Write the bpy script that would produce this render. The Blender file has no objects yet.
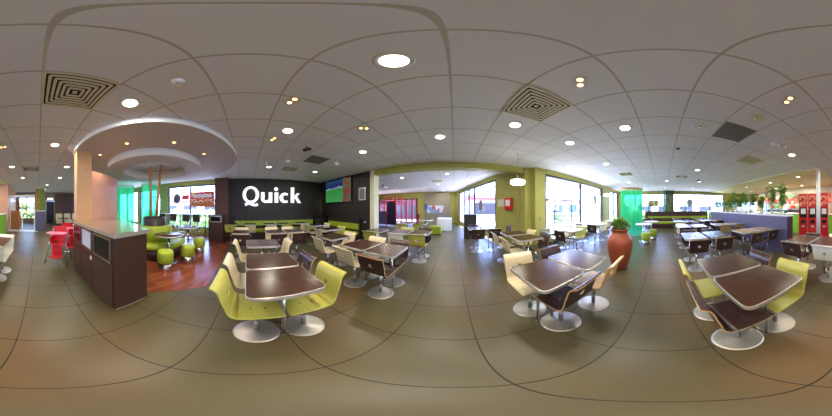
import bpy, bmesh, math, random
from mathutils import Vector, Matrix
random.seed(7)
S = bpy.context.scene
COL = S.collection
PI = math.pi
H = 2.86            # ceiling height
EYE = 1.4

# ------------------------------------------------------------------ camera
cam = bpy.data.cameras.new('camera'); camo = bpy.data.objects.new('camera', cam); COL.objects.link(camo)
cam.type = 'PANO'
try: cam.panorama_type = 'EQUIRECTANGULAR'
except Exception: pass
try: cam.cycles.panorama_type = 'EQUIRECTANGULAR'
except Exception: pass
cam.clip_start = 0.02; cam.clip_end = 300
camo.location = (0, 0, EYE); camo.rotation_euler = (PI/2, 0, math.radians(16.66))
S.camera = camo
# ------------------------------------------------------------------ world
W = bpy.data.worlds.new('sky'); S.world = W; W.use_nodes = True
nt = W.node_tree; bg = nt.nodes['Background']
tc = nt.nodes.new('ShaderNodeTexCoord'); sp = nt.nodes.new('ShaderNodeSeparateXYZ'); rp = nt.nodes.new('ShaderNodeValToRGB')
nt.links.new(tc.outputs['Generated'], sp.inputs[0]); nt.links.new(sp.outputs['Z'], rp.inputs[0]); nt.links.new(rp.outputs[0], bg.inputs[0])
rp.color_ramp.elements[0].position = 0.0; rp.color_ramp.elements[0].color = (.36, .50, 1, 1)
rp.color_ramp.elements[1].position = 0.6; rp.color_ramp.elements[1].color = (.27, .42, 1, 1)
bg.inputs[1].default_value = 15.0
sun = bpy.data.lights.new('sun', 'SUN'); sun.energy = 52; sun.angle = .01; sun.color = (1, .97, .92)
suno = bpy.data.objects.new('sun', sun); COL.objects.link(suno); suno.rotation_euler = (math.radians(-24), math.radians(4), 0)   # high sun over the terrace side
# ------------------------------------------------------------------ view
S.view_settings.view_transform = 'Standard'; S.view_settings.look = 'None'
S.view_settings.exposure = 0.55; S.view_settings.gamma = 1.0
try: S.view_settings.use_curve_mapping = False
except Exception: pass
try:
    S.cycles.use_denoising = True
    S.cycles.max_bounces = 10; S.cycles.diffuse_bounces = 5; S.cycles.glossy_bounces = 4
    S.cycles.transparent_max_bounces = 16; S.cycles.sample_clamp_indirect = 6.0
    S.cycles.caustics_reflective = False; S.cycles.caustics_refractive = False
except Exception: pass
DOWN_W = 14.0       # one ceiling downlight, watts
DOWN_C = (1.0, .93, .76)
SPOT_W = 26.0       # one halogen pair, watts
SPOT_C = (1.0, .55, .22)
def portal(name, loc, rot, sx, sy):
    l = bpy.data.lights.new(name, 'AREA'); l.shape = 'RECTANGLE'; l.size = sx; l.size_y = sy
    l.cycles.is_portal = True
    o = bpy.data.objects.new(name, l); o.location = loc; o.rotation_euler = rot; COL.objects.link(o)
portal('portal_sign_side', (-6.75, -4.0, 1.5), (0, -PI/2, 0), 2.7, 6.2)       # daylight openings
portal('portal_terrace', (5.4, 4.05, 1.5), (-PI/2, 0, 0), 5.4, 2.6)
portal('portal_far', (11.5, -1.0, 1.6), (0, PI/2, 0), 2.6, 9.0)
portal('portal_annex', (1.15, 8.7, 1.5), (-PI/2, 0, -1.34), 6.6, 2.6)

# ------------------------------------------------------------------ materials
MATS = {}
def hexc(r, g, b):
    f = lambda c: (c/255/12.92) if c/255 <= .04045 else ((c/255+.055)/1.055)**2.4
    return (f(r), f(g), f(b))
def mat(name, col, rough=.5, metal=0.0, var=.12, scale=8.0, emit=0.0, spec=.5, stretch=None, coat=0.0, bump=0.0):
    """procedural material: a base colour with noise variation"""
    if name in MATS: return MATS[name]
    m = bpy.data.materials.new(name); m.use_nodes = True; MATS[name] = m
    t = m.node_tree; b = t.nodes['Principled BSDF']
    b.inputs['Roughness'].default_value = rough; b.inputs['Metallic'].default_value = metal
    b.inputs['Specular IOR Level'].default_value = spec
    b.inputs['Coat Weight'].default_value = coat; b.inputs['Coat Roughness'].default_value = .12
    tc = t.nodes.new('ShaderNodeTexCoord'); mp = t.nodes.new('ShaderNodeMapping'); no = t.nodes.new('ShaderNodeTexNoise'); cr = t.nodes.new('ShaderNodeValToRGB')
    t.links.new(tc.outputs['Object'], mp.inputs[0]); t.links.new(mp.outputs[0], no.inputs['Vector']); t.links.new(no.outputs['Fac'], cr.inputs[0])
    if stretch: mp.inputs['Scale'].default_value = stretch
    no.inputs['Scale'].default_value = scale; no.inputs['Detail'].default_value = 4
    cr.color_ramp.elements[0].position = .3; cr.color_ramp.elements[1].position = .7
    cr.color_ramp.elements[0].color = tuple(c*(1-var) for c in col)+(1,); cr.color_ramp.elements[1].color = tuple(min(1, c*(1+var)) for c in col)+(1,)
    t.links.new(cr.outputs[0], b.inputs['Base Color'])
    if emit:
        b.inputs['Emission Color'].default_value = tuple(col)+(1,); b.inputs['Emission Strength'].default_value = emit
    if bump:
        bp = t.nodes.new('ShaderNodeBump'); bp.inputs['Strength'].default_value = bump; bp.inputs['Distance'].default_value = .01
        t.links.new(no.outputs['Fac'], bp.inputs['Height']); t.links.new(bp.outputs[0], b.inputs['Normal'])
    return m
def math_node(t, op, a, b=None):
    n = t.nodes.new('ShaderNodeMath'); n.operation = op
    for i, v in enumerate((a, b)):
        if v is None: continue
        if isinstance(v, (int, float)): n.inputs[i].default_value = v
        else: t.links.new(v, n.inputs[i])
    return n.outputs[0]
def grid_mask(t, vec, ox, oy, pitch, w, pitch_y=None):
    s = t.nodes.new('ShaderNodeSeparateXYZ'); t.links.new(vec, s.inputs[0])
    outs = []
    for ax, o, p in (('X', ox, pitch), ('Y', oy, pitch_y or pitch)):
        v = math_node(t, 'ADD', s.outputs[ax], -o + p*200.5)
        v = math_node(t, 'DIVIDE', v, p)
        v = math_node(t, 'FRACT', v); v = math_node(t, 'SUBTRACT', v, .5); v = math_node(t, 'ABSOLUTE', v)
        v = math_node(t, 'MULTIPLY', v, p)
        outs.append(math_node(t, 'LESS_THAN', v, w/2))
    return math_node(t, 'MAXIMUM', outs[0], outs[1])
def tile_mat(name, c1, c2, line, ox, oy, pitch, w, rough, scale=1.2, bump=.3, c3=None, spec=.5, fine=None, sgn=1, grain=.15):
    m = bpy.data.materials.new(name); m.use_nodes = True; MATS[name] = m
    t = m.node_tree; b = t.nodes['Principled BSDF']
    g = t.nodes.new('ShaderNodeNewGeometry'); pos = g.outputs['Position']
    no = t.nodes.new('ShaderNodeTexNoise'); t.links.new(pos, no.inputs['Vector']); no.inputs['Scale'].default_value = scale; no.inputs['Detail'].default_value = 5
    cr = t.nodes.new('ShaderNodeValToRGB'); t.links.new(no.outputs['Fac'], cr.inputs[0])
    cr.color_ramp.elements[0].position = .35; cr.color_ramp.elements[1].position = .65
    cr.color_ramp.elements[0].color = (*c1, 1); cr.color_ramp.elements[1].color = (*c2, 1)
    if c3:
        e = cr.color_ramp.elements.new(.5); e.color = (*c3, 1)
    mk = grid_mask(t, pos, ox, oy, pitch, w)
    mx = t.nodes.new('ShaderNodeMixRGB'); t.links.new(mk, mx.inputs[0]); t.links.new(cr.outputs[0], mx.inputs[1]); mx.inputs[2].default_value = (*line, 1)
    t.links.new(mx.outputs[0], b.inputs['Base Color'])
    b.inputs['Specular IOR Level'].default_value = spec
    n2 = t.nodes.new('ShaderNodeTexNoise'); t.links.new(pos, n2.inputs['Vector']); n2.inputs['Scale'].default_value = fine or 30; n2.inputs['Detail'].default_value = 6
    r = math_node(t, 'MULTIPLY', n2.outputs['Fac'], .16); r = math_node(t, 'ADD', r, rough-.08)
    r = math_node(t, 'MAXIMUM', r, math_node(t, 'MULTIPLY', mk, .8)); t.links.new(r, b.inputs['Roughness'])
    h = math_node(t, 'SUBTRACT', math_node(t, 'MULTIPLY', n2.outputs['Fac'], grain), math_node(t, 'MULTIPLY', mk, sgn))
    bp = t.nodes.new('ShaderNodeBump'); bp.inputs['Strength'].default_value = bump; bp.inputs['Distance'].default_value = .004
    t.links.new(h, bp.inputs['Height']); t.links.new(bp.outputs[0], b.inputs['Normal'])
    return m
def plank_mat(name, c1, c2, line, rough, pitch=.09, length=1.1, yaw=0.0):
    m = bpy.data.materials.new(name); m.use_nodes = True; MATS[name] = m
    t = m.node_tree; b = t.nodes['Principled BSDF']
    g = t.nodes.new('ShaderNodeNewGeometry'); mp = t.nodes.new('ShaderNodeMapping'); t.links.new(g.outputs['Position'], mp.inputs[0])
    mp.inputs['Rotation'].default_value = (0, 0, yaw)
    br = t.nodes.new('ShaderNodeTexBrick'); t.links.new(mp.outputs[0], br.inputs['Vector'])
    br.inputs['Color1'].default_value = (*c1, 1); br.inputs['Color2'].default_value = (*c2, 1); br.inputs['Mortar'].default_value = (*line, 1)
    br.inputs['Scale'].default_value = 1; br.inputs['Mortar Size'].default_value = .002; br.inputs['Brick Width'].default_value = length; br.inputs['Row Height'].default_value = pitch
    br.inputs['Mortar Smooth'].default_value = .1
    no = t.nodes.new('ShaderNodeTexNoise'); m2 = t.nodes.new('ShaderNodeMapping'); t.links.new(mp.outputs[0], m2.inputs[0]); m2.inputs['Scale'].default_value = (2, 30, 2)
    t.links.new(m2.outputs[0], no.inputs['Vector']); no.inputs['Scale'].default_value = 2
    mx = t.nodes.new('ShaderNodeMixRGB'); mx.blend_type = 'MULTIPLY'; mx.inputs[0].default_value = .45
    t.links.new(br.outputs['Color'], mx.inputs[1]); t.links.new(no.outputs['Color'], mx.inputs[2]); t.links.new(mx.outputs[0], b.inputs['Base Color'])
    b.inputs['Roughness'].default_value = rough
    return m
def glass_mat(name, tint=(1, 1, 1), gloss=.07):
    m = bpy.data.materials.new(name); m.use_nodes = True; MATS[name] = m
    t = m.node_tree; t.nodes.clear()
    o = t.nodes.new('ShaderNodeOutputMaterial'); tr = t.nodes.new('ShaderNodeBsdfTransparent'); gl = t.nodes.new('ShaderNodeBsdfGlossy'); mx = t.nodes.new('ShaderNodeMixShader')
    tr.inputs[0].default_value = (*tint, 1); gl.inputs['Roughness'].default_value = .02
    lw = t.nodes.new('ShaderNodeLayerWeight'); lw.inputs[0].default_value = .25
    f = math_node(t, 'ADD', math_node(t, 'MULTIPLY', lw.outputs['Facing'], .25), gloss)
    t.links.new(f, mx.inputs[0]); t.links.new(tr.outputs[0], mx.inputs[1]); t.links.new(gl.outputs[0], mx.inputs[2]); t.links.new(mx.outputs[0], o.inputs[0])
    return m
def veil_mat(name, col, alpha):
    m = bpy.data.materials.new(name); m.use_nodes = True; MATS[name] = m
    t = m.node_tree; t.nodes.clear()
    o = t.nodes.new('ShaderNodeOutputMaterial'); tr = t.nodes.new('ShaderNodeBsdfTransparent'); di = t.nodes.new('ShaderNodeBsdfDiffuse'); tl = t.nodes.new('ShaderNodeBsdfTranslucent')
    a = t.nodes.new('ShaderNodeMixShader'); b = t.nodes.new('ShaderNodeMixShader')
    w = t.nodes.new('ShaderNodeTexNoise'); w.inputs['Scale'].default_value = 3
    tc = t.nodes.new('ShaderNodeTexCoord'); mp = t.nodes.new('ShaderNodeMapping'); mp.inputs['Scale'].default_value = (6, 6, .05)
    t.links.new(tc.outputs['Object'], mp.inputs[0]); t.links.new(mp.outputs[0], w.inputs['Vector'])
    tr.inputs[0].default_value = (*(min(1, c*.6+.35) for c in col), 1); di.inputs[0].default_value = (*col, 1); tl.inputs[0].default_value = (*col, 1)
    t.links.new(di.outputs[0], a.inputs[1]); t.links.new(tl.outputs[0], a.inputs[2]); a.inputs[0].default_value = .6
    f = math_node(t, 'ADD', math_node(t, 'MULTIPLY', w.outputs['Fac'], .5), alpha-.25)
    t.links.new(f, b.inputs[0]); t.links.new(tr.outputs[0], b.inputs[1]); t.links.new(a.outputs[0], b.inputs[2]); t.links.new(b.outputs[0], o.inputs[0])
    return m
def emis(name, col, strength):
    m = bpy.data.materials.new(name); m.use_nodes = True; MATS[name] = m
    b = m.node_tree.nodes['Principled BSDF']; b.inputs['Base Color'].default_value = (*col, 1)
    b.inputs['Emission Color'].default_value = (*col, 1); b.inputs['Emission Strength'].default_value = strength
    return m
def patch_mat(name, cols, scale, emit=0.0, rough=.4, stretch=(1, 1, 1)):
    """printed / lit panel: irregular colour patches"""
    m = bpy.data.materials.new(name); m.use_nodes = True; MATS[name] = m
    t = m.node_tree; b = t.nodes['Principled BSDF']
    tc = t.nodes.new('ShaderNodeTexCoord'); mp = t.nodes.new('ShaderNodeMapping'); mp.inputs['Scale'].default_value = stretch
    v = t.nodes.new('ShaderNodeTexVoronoi'); v.inputs['Scale'].default_value = scale
    t.links.new(tc.outputs['Object'], mp.inputs[0]); t.links.new(mp.outputs[0], v.inputs['Vector'])
    s = t.nodes.new('ShaderNodeSeparateXYZ'); t.links.new(v.outputs['Color'], s.inputs[0])
    cr = t.nodes.new('ShaderNodeValToRGB'); cr.color_ramp.interpolation = 'CONSTANT'; t.links.new(s.outputs[0], cr.inputs[0])
    for i, c in enumerate(cols):
        if i < 2: e = cr.color_ramp.elements[i]; e.position = i/len(cols)
        else: e = cr.color_ramp.elements.new(i/len(cols))
        e.color = (*c, 1)
    t.links.new(cr.outputs[0], b.inputs['Base Color']); b.inputs['Roughness'].default_value = rough
    if emit: t.links.new(cr.outputs[0], b.inputs['Emission Color']); b.inputs['Emission Strength'].default_value = emit
    return m

M_floor = tile_mat('stone_tiles', hexc(72, 72, 54), hexc(96, 76, 50), hexc(34, 30, 24), .15, .306, .6, .008, .38, c3=hexc(80, 74, 50), spec=.5, grain=.0, fine=1.5, scale=.6)
M_ceil = tile_mat('ceiling_tiles', hexc(236, 237, 246), hexc(241, 242, 250), hexc(200, 197, 192), -.03, .33, .6, .019, .9, scale=.8, fine=160, spec=.1, bump=.5, sgn=-1)
M_cream = tile_mat('cream_ceiling_tiles', hexc(228, 222, 180), hexc(232, 226, 190), hexc(190, 184, 150), -.03, .33, .6, .02, .9, scale=.8, spec=.1, sgn=-1)
M_plank = plank_mat('wood_planks', hexc(118, 60, 42), hexc(142, 76, 54), hexc(70, 36, 28), .24, yaw=.35)
M_lime = mat('olive_lime_paint', hexc(162, 160, 84), .6, var=.04, scale=3, bump=.05)
M_limebright = mat('lime_paint', hexc(150, 190, 60), .55, var=.08)
M_taupe = mat('taupe_paint', hexc(138, 130, 108), .7, var=.05)
M_black = tile_mat('black_panelling', hexc(34, 29, 29), hexc(38, 33, 33), hexc(26, 23, 24), 0, 0, 1.2, .01, .55, bump=.3)
M_brown = mat('dark_brown_panel', hexc(86, 56, 46), .5, var=.1, stretch=(1, 1, .1))
M_pinkwood = mat('pale_pink_wood', hexc(208, 166, 128), .35, var=.07, scale=5, stretch=(1, 1, 6))
M_peach = mat('peach_panel', hexc(206, 158, 138), .35, var=.06, scale=3)
M_white = mat('white_plaster', hexc(244, 244, 244), .7, var=.02)
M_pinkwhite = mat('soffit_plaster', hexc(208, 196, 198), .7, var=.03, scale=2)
M_frame = mat('anthracite_frame', hexc(48, 52, 60), .35, metal=.3)
M_glass = glass_mat('window_glass')
M_chrome = mat('brushed_steel', (.62, .62, .63), .22, metal=1, var=.06, scale=30)
M_disc = mat('satin_steel_base', (.46, .46, .45), .36, metal=.85, var=.1, scale=6)
M_alu = mat('aluminium_edge', (.72, .72, .72), .35, metal=.85, var=.05)
M_darktop = mat('dark_wenge_laminate', hexc(60, 40, 32), .24, var=.06, scale=14, stretch=(1, 10, 1), spec=.4)
M_tantop = mat('light_oak_laminate', hexc(190, 158, 120), .25, var=.12, scale=5, stretch=(8, 1, 1))
M_ply = {'lime': mat('lime_ply', hexc(174, 174, 86), .36, var=.07, stretch=(1, 6, 1)),
         'cream': mat('cream_ply', hexc(214, 202, 170), .32, var=.06, stretch=(6, 1, 1)),
         'dark': mat('dark_ply', hexc(62, 46, 46), .25, var=.2, stretch=(6, 1, 1)),
         'white': mat('white_ply', hexc(226, 226, 216), .3, var=.03),
         'wood': mat('birch_ply', hexc(214, 178, 130), .3, var=.12, stretch=(6, 1, 1)),
         'oak': mat('oak_ply', hexc(196, 168, 110), .3, var=.12, stretch=(6, 1, 1))}
M_plyedge = mat('raw_ply_edge', hexc(196, 158, 104), .5, var=.15, scale=40)
M_wenge = mat('wenge_cabinet', hexc(66, 44, 38), .38, var=.12, scale=4, stretch=(8, 8, .6))
M_counter = mat('stone_countertop', hexc(122, 104, 84), .12, var=.25, scale=30, coat=.4)
M_blackglass = mat('black_glass', (.012, .013, .016), .12, var=.3)
M_paleglass = mat('pale_plastic_panel', hexc(196, 208, 226), .3, var=.05)
M_limevinyl = mat('lime_vinyl', hexc(146, 166, 46), .42, var=.1, scale=12, bump=.1)
M_darkvinyl = mat('dark_brown_vinyl', hexc(62, 36, 38), .4, var=.15)
M_navy = mat('purple_navy_laminate', hexc(92, 88, 118), .4, var=.06)
M_plum = mat('plum_laminate', hexc(64, 36, 52), .4, var=.1)
M_red = mat('red_plastic', hexc(206, 22, 36), .3, var=.08, coat=.3)
M_pink = mat('pink_plastic', hexc(236, 120, 150), .3, var=.05)
M_terra = mat('terracotta', hexc(148, 74, 48), .3, var=.16, scale=4, bump=.15)
M_soil = mat('soil', hexc(60, 44, 32), .9, var=.3, scale=40)
M_leaf = mat('leaf_green', hexc(134, 176, 84), .5, var=.35, scale=20)
M_leaf2 = mat('succulent_green', hexc(142, 172, 110), .5, var=.3, scale=25)
M_bark = mat('pole_wood', hexc(206, 138, 84), .5, var=.2, scale=6, stretch=(1, 1, .3))
M_grille = mat('vent_metal', hexc(228, 220, 196), .5, var=.05)
M_dark = mat('dark_void', (.01, .01, .01), .8, var=.2)
M_greypanel = mat('grey_perforated_panel', hexc(120, 118, 118), .8, var=.1, scale=120)
M_lamp = emis('lamp_diffuser', (1, .93, .66), 4)
M_halo = emis('halogen_bulb', (1, .50, .16), 5)
M_pend = emis('pendant_glass', (1, 1, .82), 2.2)
M_sign = mat('sign_white', hexc(236, 238, 246), .4, var=.01, emit=.55)
M_veil = veil_mat('green_string_veil', (.08, .72, .38), .64)
M_veil2 = veil_mat('pale_green_veil', (.12, .80, .45), .62)
M_pave = mat('pavement', hexc(170, 166, 160), .8, var=.1, scale=2)
M_hedge = mat('hedge_green', hexc(84, 112, 60), .8, var=.5, scale=6, bump=1)
M_bld = mat('pale_render', hexc(236, 232, 228), .8, var=.05)
M_bldred = mat('red_fascia', hexc(206, 60, 50), .5, var=.08)
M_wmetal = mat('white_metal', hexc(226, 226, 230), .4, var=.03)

# ------------------------------------------------------------------ mesh builder
class MB:
    def __init__(s): s.bm = bmesh.new()
    def _mi(s, faces, mi):
        for f in faces: f.material_index = mi
    def box(s, x0, x1, y0, y1, z0, z1, mi=0, bevel=0.0, M=None):
        r = bmesh.ops.create_cube(s.bm, size=1)
        vs = r['verts']
        for v in vs: v.co = Vector(((x0+x1)/2+v.co.x*(x1-x0), (y0+y1)/2+v.co.y*(y1-y0), (z0+z1)/2+v.co.z*(z1-z0)))
        fs = set(f for v in vs for f in v.link_faces)
        if bevel:
            es = list(set(e for v in vs for e in v.link_edges))
            r2 = bmesh.ops.bevel(s.bm, geom=es, offset=bevel, segments=2, affect='EDGES', profile=.6)
            vs = list(set(v for f in r2['faces'] for v in f.verts) | set(v for v in vs if v.is_valid))
            fs = set(f for v in vs for f in v.link_faces)
        s._mi(fs, mi)
        if M is not None:
            for v in vs: v.co = M @ v.co
        return s
    def cyl(s, p0, p1, r0, r1=None, n=16, mi=0, cap=True):
        p0 = Vector(p0); p1 = Vector(p1); r1 = r0 if r1 is None else r1
        d = p1-p0; q = d.to_track_quat('Z', 'Y').to_matrix()
        A = [s.bm.verts.new(p0+q@Vector((r0*math.cos(2*PI*i/n), r0*math.sin(2*PI*i/n), 0))) for i in range(n)]
        B = [s.bm.verts.new(p1+q@Vector((r1*math.cos(2*PI*i/n), r1*math.sin(2*PI*i/n), 0))) for i in range(n)]
        for i in range(n):
            f = s.bm.faces.new((A[i], A[(i+1)%n], B[(i+1)%n], B[i])); f.smooth = True; f.material_index = mi
        if cap:
            s.bm.faces.new(A[::-1]).material_index = mi; s.bm.faces.new(B).material_index = mi
        return s
    def tube(s, pts, r, n=8, mi=0):
        pts = [Vector(p) for p in pts]; rings = []
        for i, p in enumerate(pts):
            a = pts[max(0, i-1)]; b = pts[min(len(pts)-1, i+1)]
            q = (b-a).to_track_quat('Z', 'Y').to_matrix()
            rr = r[i] if isinstance(r, (list, tuple)) else r
            rings.append([s.bm.verts.new(p+q@Vector((rr*math.cos(2*PI*k/n), rr*math.sin(2*PI*k/n), 0))) for k in range(n)])
        for A, B in zip(rings, rings[1:]):
            off = min(range(n), key=lambda o: (A[0].co-B[o].co).length)
            for k in range(n):
                f = s.bm.faces.new((A[k], A[(k+1)%n], B[(k+1+off)%n], B[(k+off)%n])); f.smooth = True; f.material_index = mi
        s.bm.faces.new(rings[0][::-1]).material_index = mi; s.bm.faces.new(rings[-1]).material_index = mi
        return s
    def lathe(s, prof, n=32, c=(0, 0, 0), mi=0, a0=0, a1=2*PI, closed=False):
        full = abs(a1-a0-2*PI) < 1e-6; m = n if full else n+1; c = Vector(c); rings = []
        for i in range(m):
            a = a0+(a1-a0)*i/n
            rings.append([s.bm.verts.new(c+Vector((r*math.cos(a), r*math.sin(a), z))) if r > 1e-6 or not full else None for r, z in prof])
        poles = {}
        for j, (r, z) in enumerate(prof):
            if r <= 1e-6 and full: poles[j] = s.bm.verts.new(c+Vector((0, 0, z)))
        g = lambda i, j: poles.get(j) or rings[i % m][j]
        L = len(prof); js = list(range(L-1)) + ([L-1] if closed else [])
        for i in range(n):
            for j in js:
                k = (j+1) % L; q = []
                for v in (g(i, j), g(i+1, j), g(i+1, k), g(i, k)):
                    if v not in q: q.append(v)
                if len(q) > 2:
                    try: f = s.bm.faces.new(q); f.smooth = True; f.material_index = mi
                    except ValueError: pass
        if not full and closed:
            s.bm.faces.new(rings[0]).material_index = mi; s.bm.faces.new(rings[-1][::-1]).material_index = mi
        return s
    def prism(s, poly, z0, z1, mi=0, M=None, side=None):
        A = [s.bm.verts.new((x, y, z0)) for x, y in poly]; B = [s.bm.verts.new((x, y, z1)) for x, y in poly]; n = len(poly)
        s.bm.faces.new(A[::-1]).material_index = mi; s.bm.faces.new(B).material_index = mi
        for i in range(n): s.bm.faces.new((A[i], A[(i+1)%n], B[(i+1)%n], B[i])).material_index = mi if side is None else side
        if M is not None:
            for v in A+B: v.co = M @ v.co
        return s
    def quad(s, *p, mi=0):
        s.bm.faces.new([s.bm.verts.new(q) for q in p]).material_index = mi; return s
    def leaf(s, p, d, up, L, w, mi=0):
        p = Vector(p); d = Vector(d).normalized(); side = d.cross(Vector(up)).normalized(); n = side.cross(d)
        a = s.bm.verts.new(p); b = s.bm.verts.new(p+d*L*.45+side*w+n*L*.06); c = s.bm.verts.new(p+d*L-n*L*.08); e = s.bm.verts.new(p+d*L*.45-side*w+n*L*.06); m = s.bm.verts.new(p+d*L*.5)
        for f in ((a, b, m), (b, c, m), (c, e, m), (e, a, m)): s.bm.faces.new(f).material_index = mi
        return s
    def build(s, name, mats, parent=None, smooth=False, normals=True):
        if normals: bmesh.ops.recalc_face_normals(s.bm, faces=s.bm.faces)
        me = bpy.data.meshes.new(name); s.bm.to_mesh(me); s.bm.free()
        for m in (mats if isinstance(mats, (list, tuple)) else [mats]): me.materials.append(m)
        o = bpy.data.objects.new(name, me); COL.objects.link(o)
        if parent: o.parent = parent
        return o
def tag(o, label, cat=None, group=None, kind=None):
    o['label'] = label
    if cat: o['category'] = cat
    if group: o['group'] = group
    if kind: o['kind'] = kind
    return o
def thing(name, label, cat, loc=(0, 0, 0), rz=0.0, group=None):
    o = bpy.data.objects.new(name, None); COL.objects.link(o); o.location = loc; o.rotation_euler = (0, 0, rz); o.empty_display_size = .1
    return tag(o, label, cat, group)
def struct(name, mb, m, label=None):
    o = mb.build(name, m); o['kind'] = 'structure'
    if label: o['label'] = label
    return o
def copy_tree(o, loc, rz, label, group=None, mats=None):
    r = o.copy(); COL.objects.link(r); r.location = loc; r.rotation_euler = (0, 0, rz); r['label'] = label
    if group: r['group'] = group
    for ch in o.children:
        c = ch.copy(); COL.objects.link(c); c.parent = r
        for g in ch.children:
            d = g.copy(); COL.objects.link(d); d.parent = c
    return r
def rrect(sx, sy, r, n=5, bow=0.0):
    pts = []
    for cx, cy, a in ((sx/2-r, sy/2-r, 0), (-sx/2+r, sy/2-r, 90), (-sx/2+r, -sy/2+r, 180), (sx/2-r, -sy/2+r, 270)):
        for i in range(n+1):
            t = math.radians(a+90*i/n); pts.append((cx+r*math.cos(t), cy+r*math.sin(t)))
    return pts

# ================================================================== SETTING
OUT = [(-9.2, 12.25), (-9.2, 4.15), (-6.65, 4.15), (-6.65, -12.4), (2.3, -12.4), (2.3, -8.4), (11.45, -8.4), (11.45, 3.98), (2.72, 3.98), (1.95, 5.5), (.3, 12.25)]
struct('floor', MB().prism(OUT, -.12, 0), M_floor, 'large grey-olive stone floor tiles of the dining room')
wf = [(-1.62, -1.06), (-2.0, -.61), (-2.75, -.62), (-6.4, -.62), (-6.4, -6.9), (-2.6, -6.9), (-2.35, -3.5), (-1.36, -1.32)]
struct('floor_wood', MB().prism(wf[::-1], 0, .004), M_plank, 'reddish brown plank floor under the round ceiling disc')
struct('ceiling', MB().prism(OUT, H, H+.15), M_ceil, 'suspended ceiling of square grey tiles')
# cream soffit over the serving zone
struct('ceiling_cream', MB().box(1.8, 11.2, -8.2, -4.3, H-.05, H-.001), M_cream, 'cream lit ceiling over the serving counter')
# round ceiling disc and hanging ring
DC = (-3.23, -2.69)
def ring(name, ro, ri, z0, z1, m, lab):
    b = MB(); b.lathe([(ri, z0), (ro, z0), (ro, z1), (ri, z1)], 96, (DC[0], DC[1], 0), closed=True); o = struct(name, b, m, lab)
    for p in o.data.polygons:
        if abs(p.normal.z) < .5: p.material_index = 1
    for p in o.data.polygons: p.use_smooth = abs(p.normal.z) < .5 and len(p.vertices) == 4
    return o
ring('ceiling_disc', 2.43, .96, 2.75, H-.002, [M_pinkwhite, M_white], 'large round dropped ceiling disc over the green seating')
ring('ceiling_ring', 1.457, .96, 2.56, 2.749, [M_pinkwhite, M_white], 'smaller white ring hanging below the ceiling disc')

WX = -6.44
# sign wall and TV wall
struct('wall_sign', MB().box(WX-.2, WX, -.86, 4.3, 0, H), M_black, 'black panelled wall behind the white lettering')
struct('wall_screen', MB().box(WX, -2.98, 4.1, 4.3, 0, H), M_black, 'black panelled wall carrying the television')
struct('trim_1', MB().box(-2.98, -2.80, 4.02, 4.34, 0, H), mat('ivory_pilaster', hexc(214, 210, 176), .6, var=.04), 'ivory pilaster at the end of the television wall')
struct('trim_2', MB().box(WX-.1, WX+.25, -1.51, -.86, 0, H), M_brown, 'dark brown column between window and sign wall')
struct('trim_3', MB().box(-2.80, 2.4, 4.04, 4.30, 2.66, H), M_lime, 'olive lime beam across the room')
struct('trim_4', MB().box(2.34, 2.62, 3.98, 4.34, 0, H), M_lime, 'olive lime pilaster at the end of the beam')
# terrace side wall at Y = 3.7
TY = 3.75
def wall_y(name, y0, y1, x0, x1, holes, m, lab):
    b = MB(); x = x0
    for hx0, hx1, hz0, hz1 in holes:
        if hx0 > x: b.box(x, hx0, y0, y1, 0, H)
        b.box(hx0, hx1, y0, y1, 0, hz0) if hz0 > 0 else None
        b.box(hx0, hx1, y0, y1, hz1, H); x = hx1
    if x < x1: b.box(x, x1, y0, y1, 0, H)
    return struct(name, b, m, lab)
def wall_x(name, x0, x1, y0, y1, holes, m, lab):
    b = MB(); y = y0
    for hy0, hy1, hz0, hz1 in holes:
        if hy0 > y: b.box(x0, x1, y, hy0, 0, H)
        b.box(x0, x1, hy0, hy1, 0, hz0) if hz0 > 0 else None
        b.box(x0, x1, hy0, hy1, hz1, H); y = hy1
    if y < y1: b.box(x0, x1, y, y1, 0, H)
    return struct(name, b, m, lab)
wall_y('wall_terrace', TY, TY+.25, 2.62, 11.2, [(3.07, 7.75, .33, 2.68), (8.95, 10.9, .33, 2.68)], M_lime, 'olive lime wall with the terrace windows')
wall_x('wall_window_side', WX-.25, WX, -13, -1.51, [(-9.4, -6.95, .33, 2.6), (-6.75, -4.92, 0.0, 2.6), (-4.34, -1.52, .33, 2.62)], M_lime, 'olive lime wall with windows behind the bar stools')
wall_x('wall_far', 11.2, 11.45, -6.5, 4.0, [(-5.6, 3.4, .33, 2.62)], M_lime, 'far wall almost entirely glazed')
struct('baseboard_terrace', MB().box(2.62, 11.2, TY-.02, TY, 0, .1), M_frame, 'dark skirting below the terrace windows')

def window(name, axis, pos, a0, a1, z0, z1, mull, lab, trans=(), inner=-1, fw=.07):
    """frame + panes in a wall opening; axis 'x' = window lies in a plane x = pos"""
    r = bpy.data.objects.new(name, None); COL.objects.link(r); r['kind'] = 'structure'; r['label'] = lab
    f = MB(); g = MB(); d = .05
    def bx(b, u0, u1, w0, w1, t0, t1):
        if axis == 'x': b.box(pos+t0, pos+t1, u0, u1, w0, w1)
        else: b.box(u0, u1, pos+t0, pos+t1, w0, w1)
    bx(f, a0, a1, z1-fw, z1, -d, d); bx(f, a0, a1, z0, z0+fw, -d, d)
    for m in [a0+fw/2, a1-fw/2]+list(mull): bx(f, m-fw/2, m+fw/2, z0+fw, z1-fw, -d, d)
    for u0, u1, w in trans: bx(f, u0, u1, w-.03, w+.03, -d*.8, d*.8)
    ms = [a0]+list(mull)+[a1]
    for m0, m1 in zip(ms, ms[1:]):
        g = MB(); bx(g, m0+fw/2, m1-fw/2, z0+fw, z1-fw, -.006, .006); g.build('glass_pane', M_glass, r)
    f.build('window_frame', M_frame, r)
    return r
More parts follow.
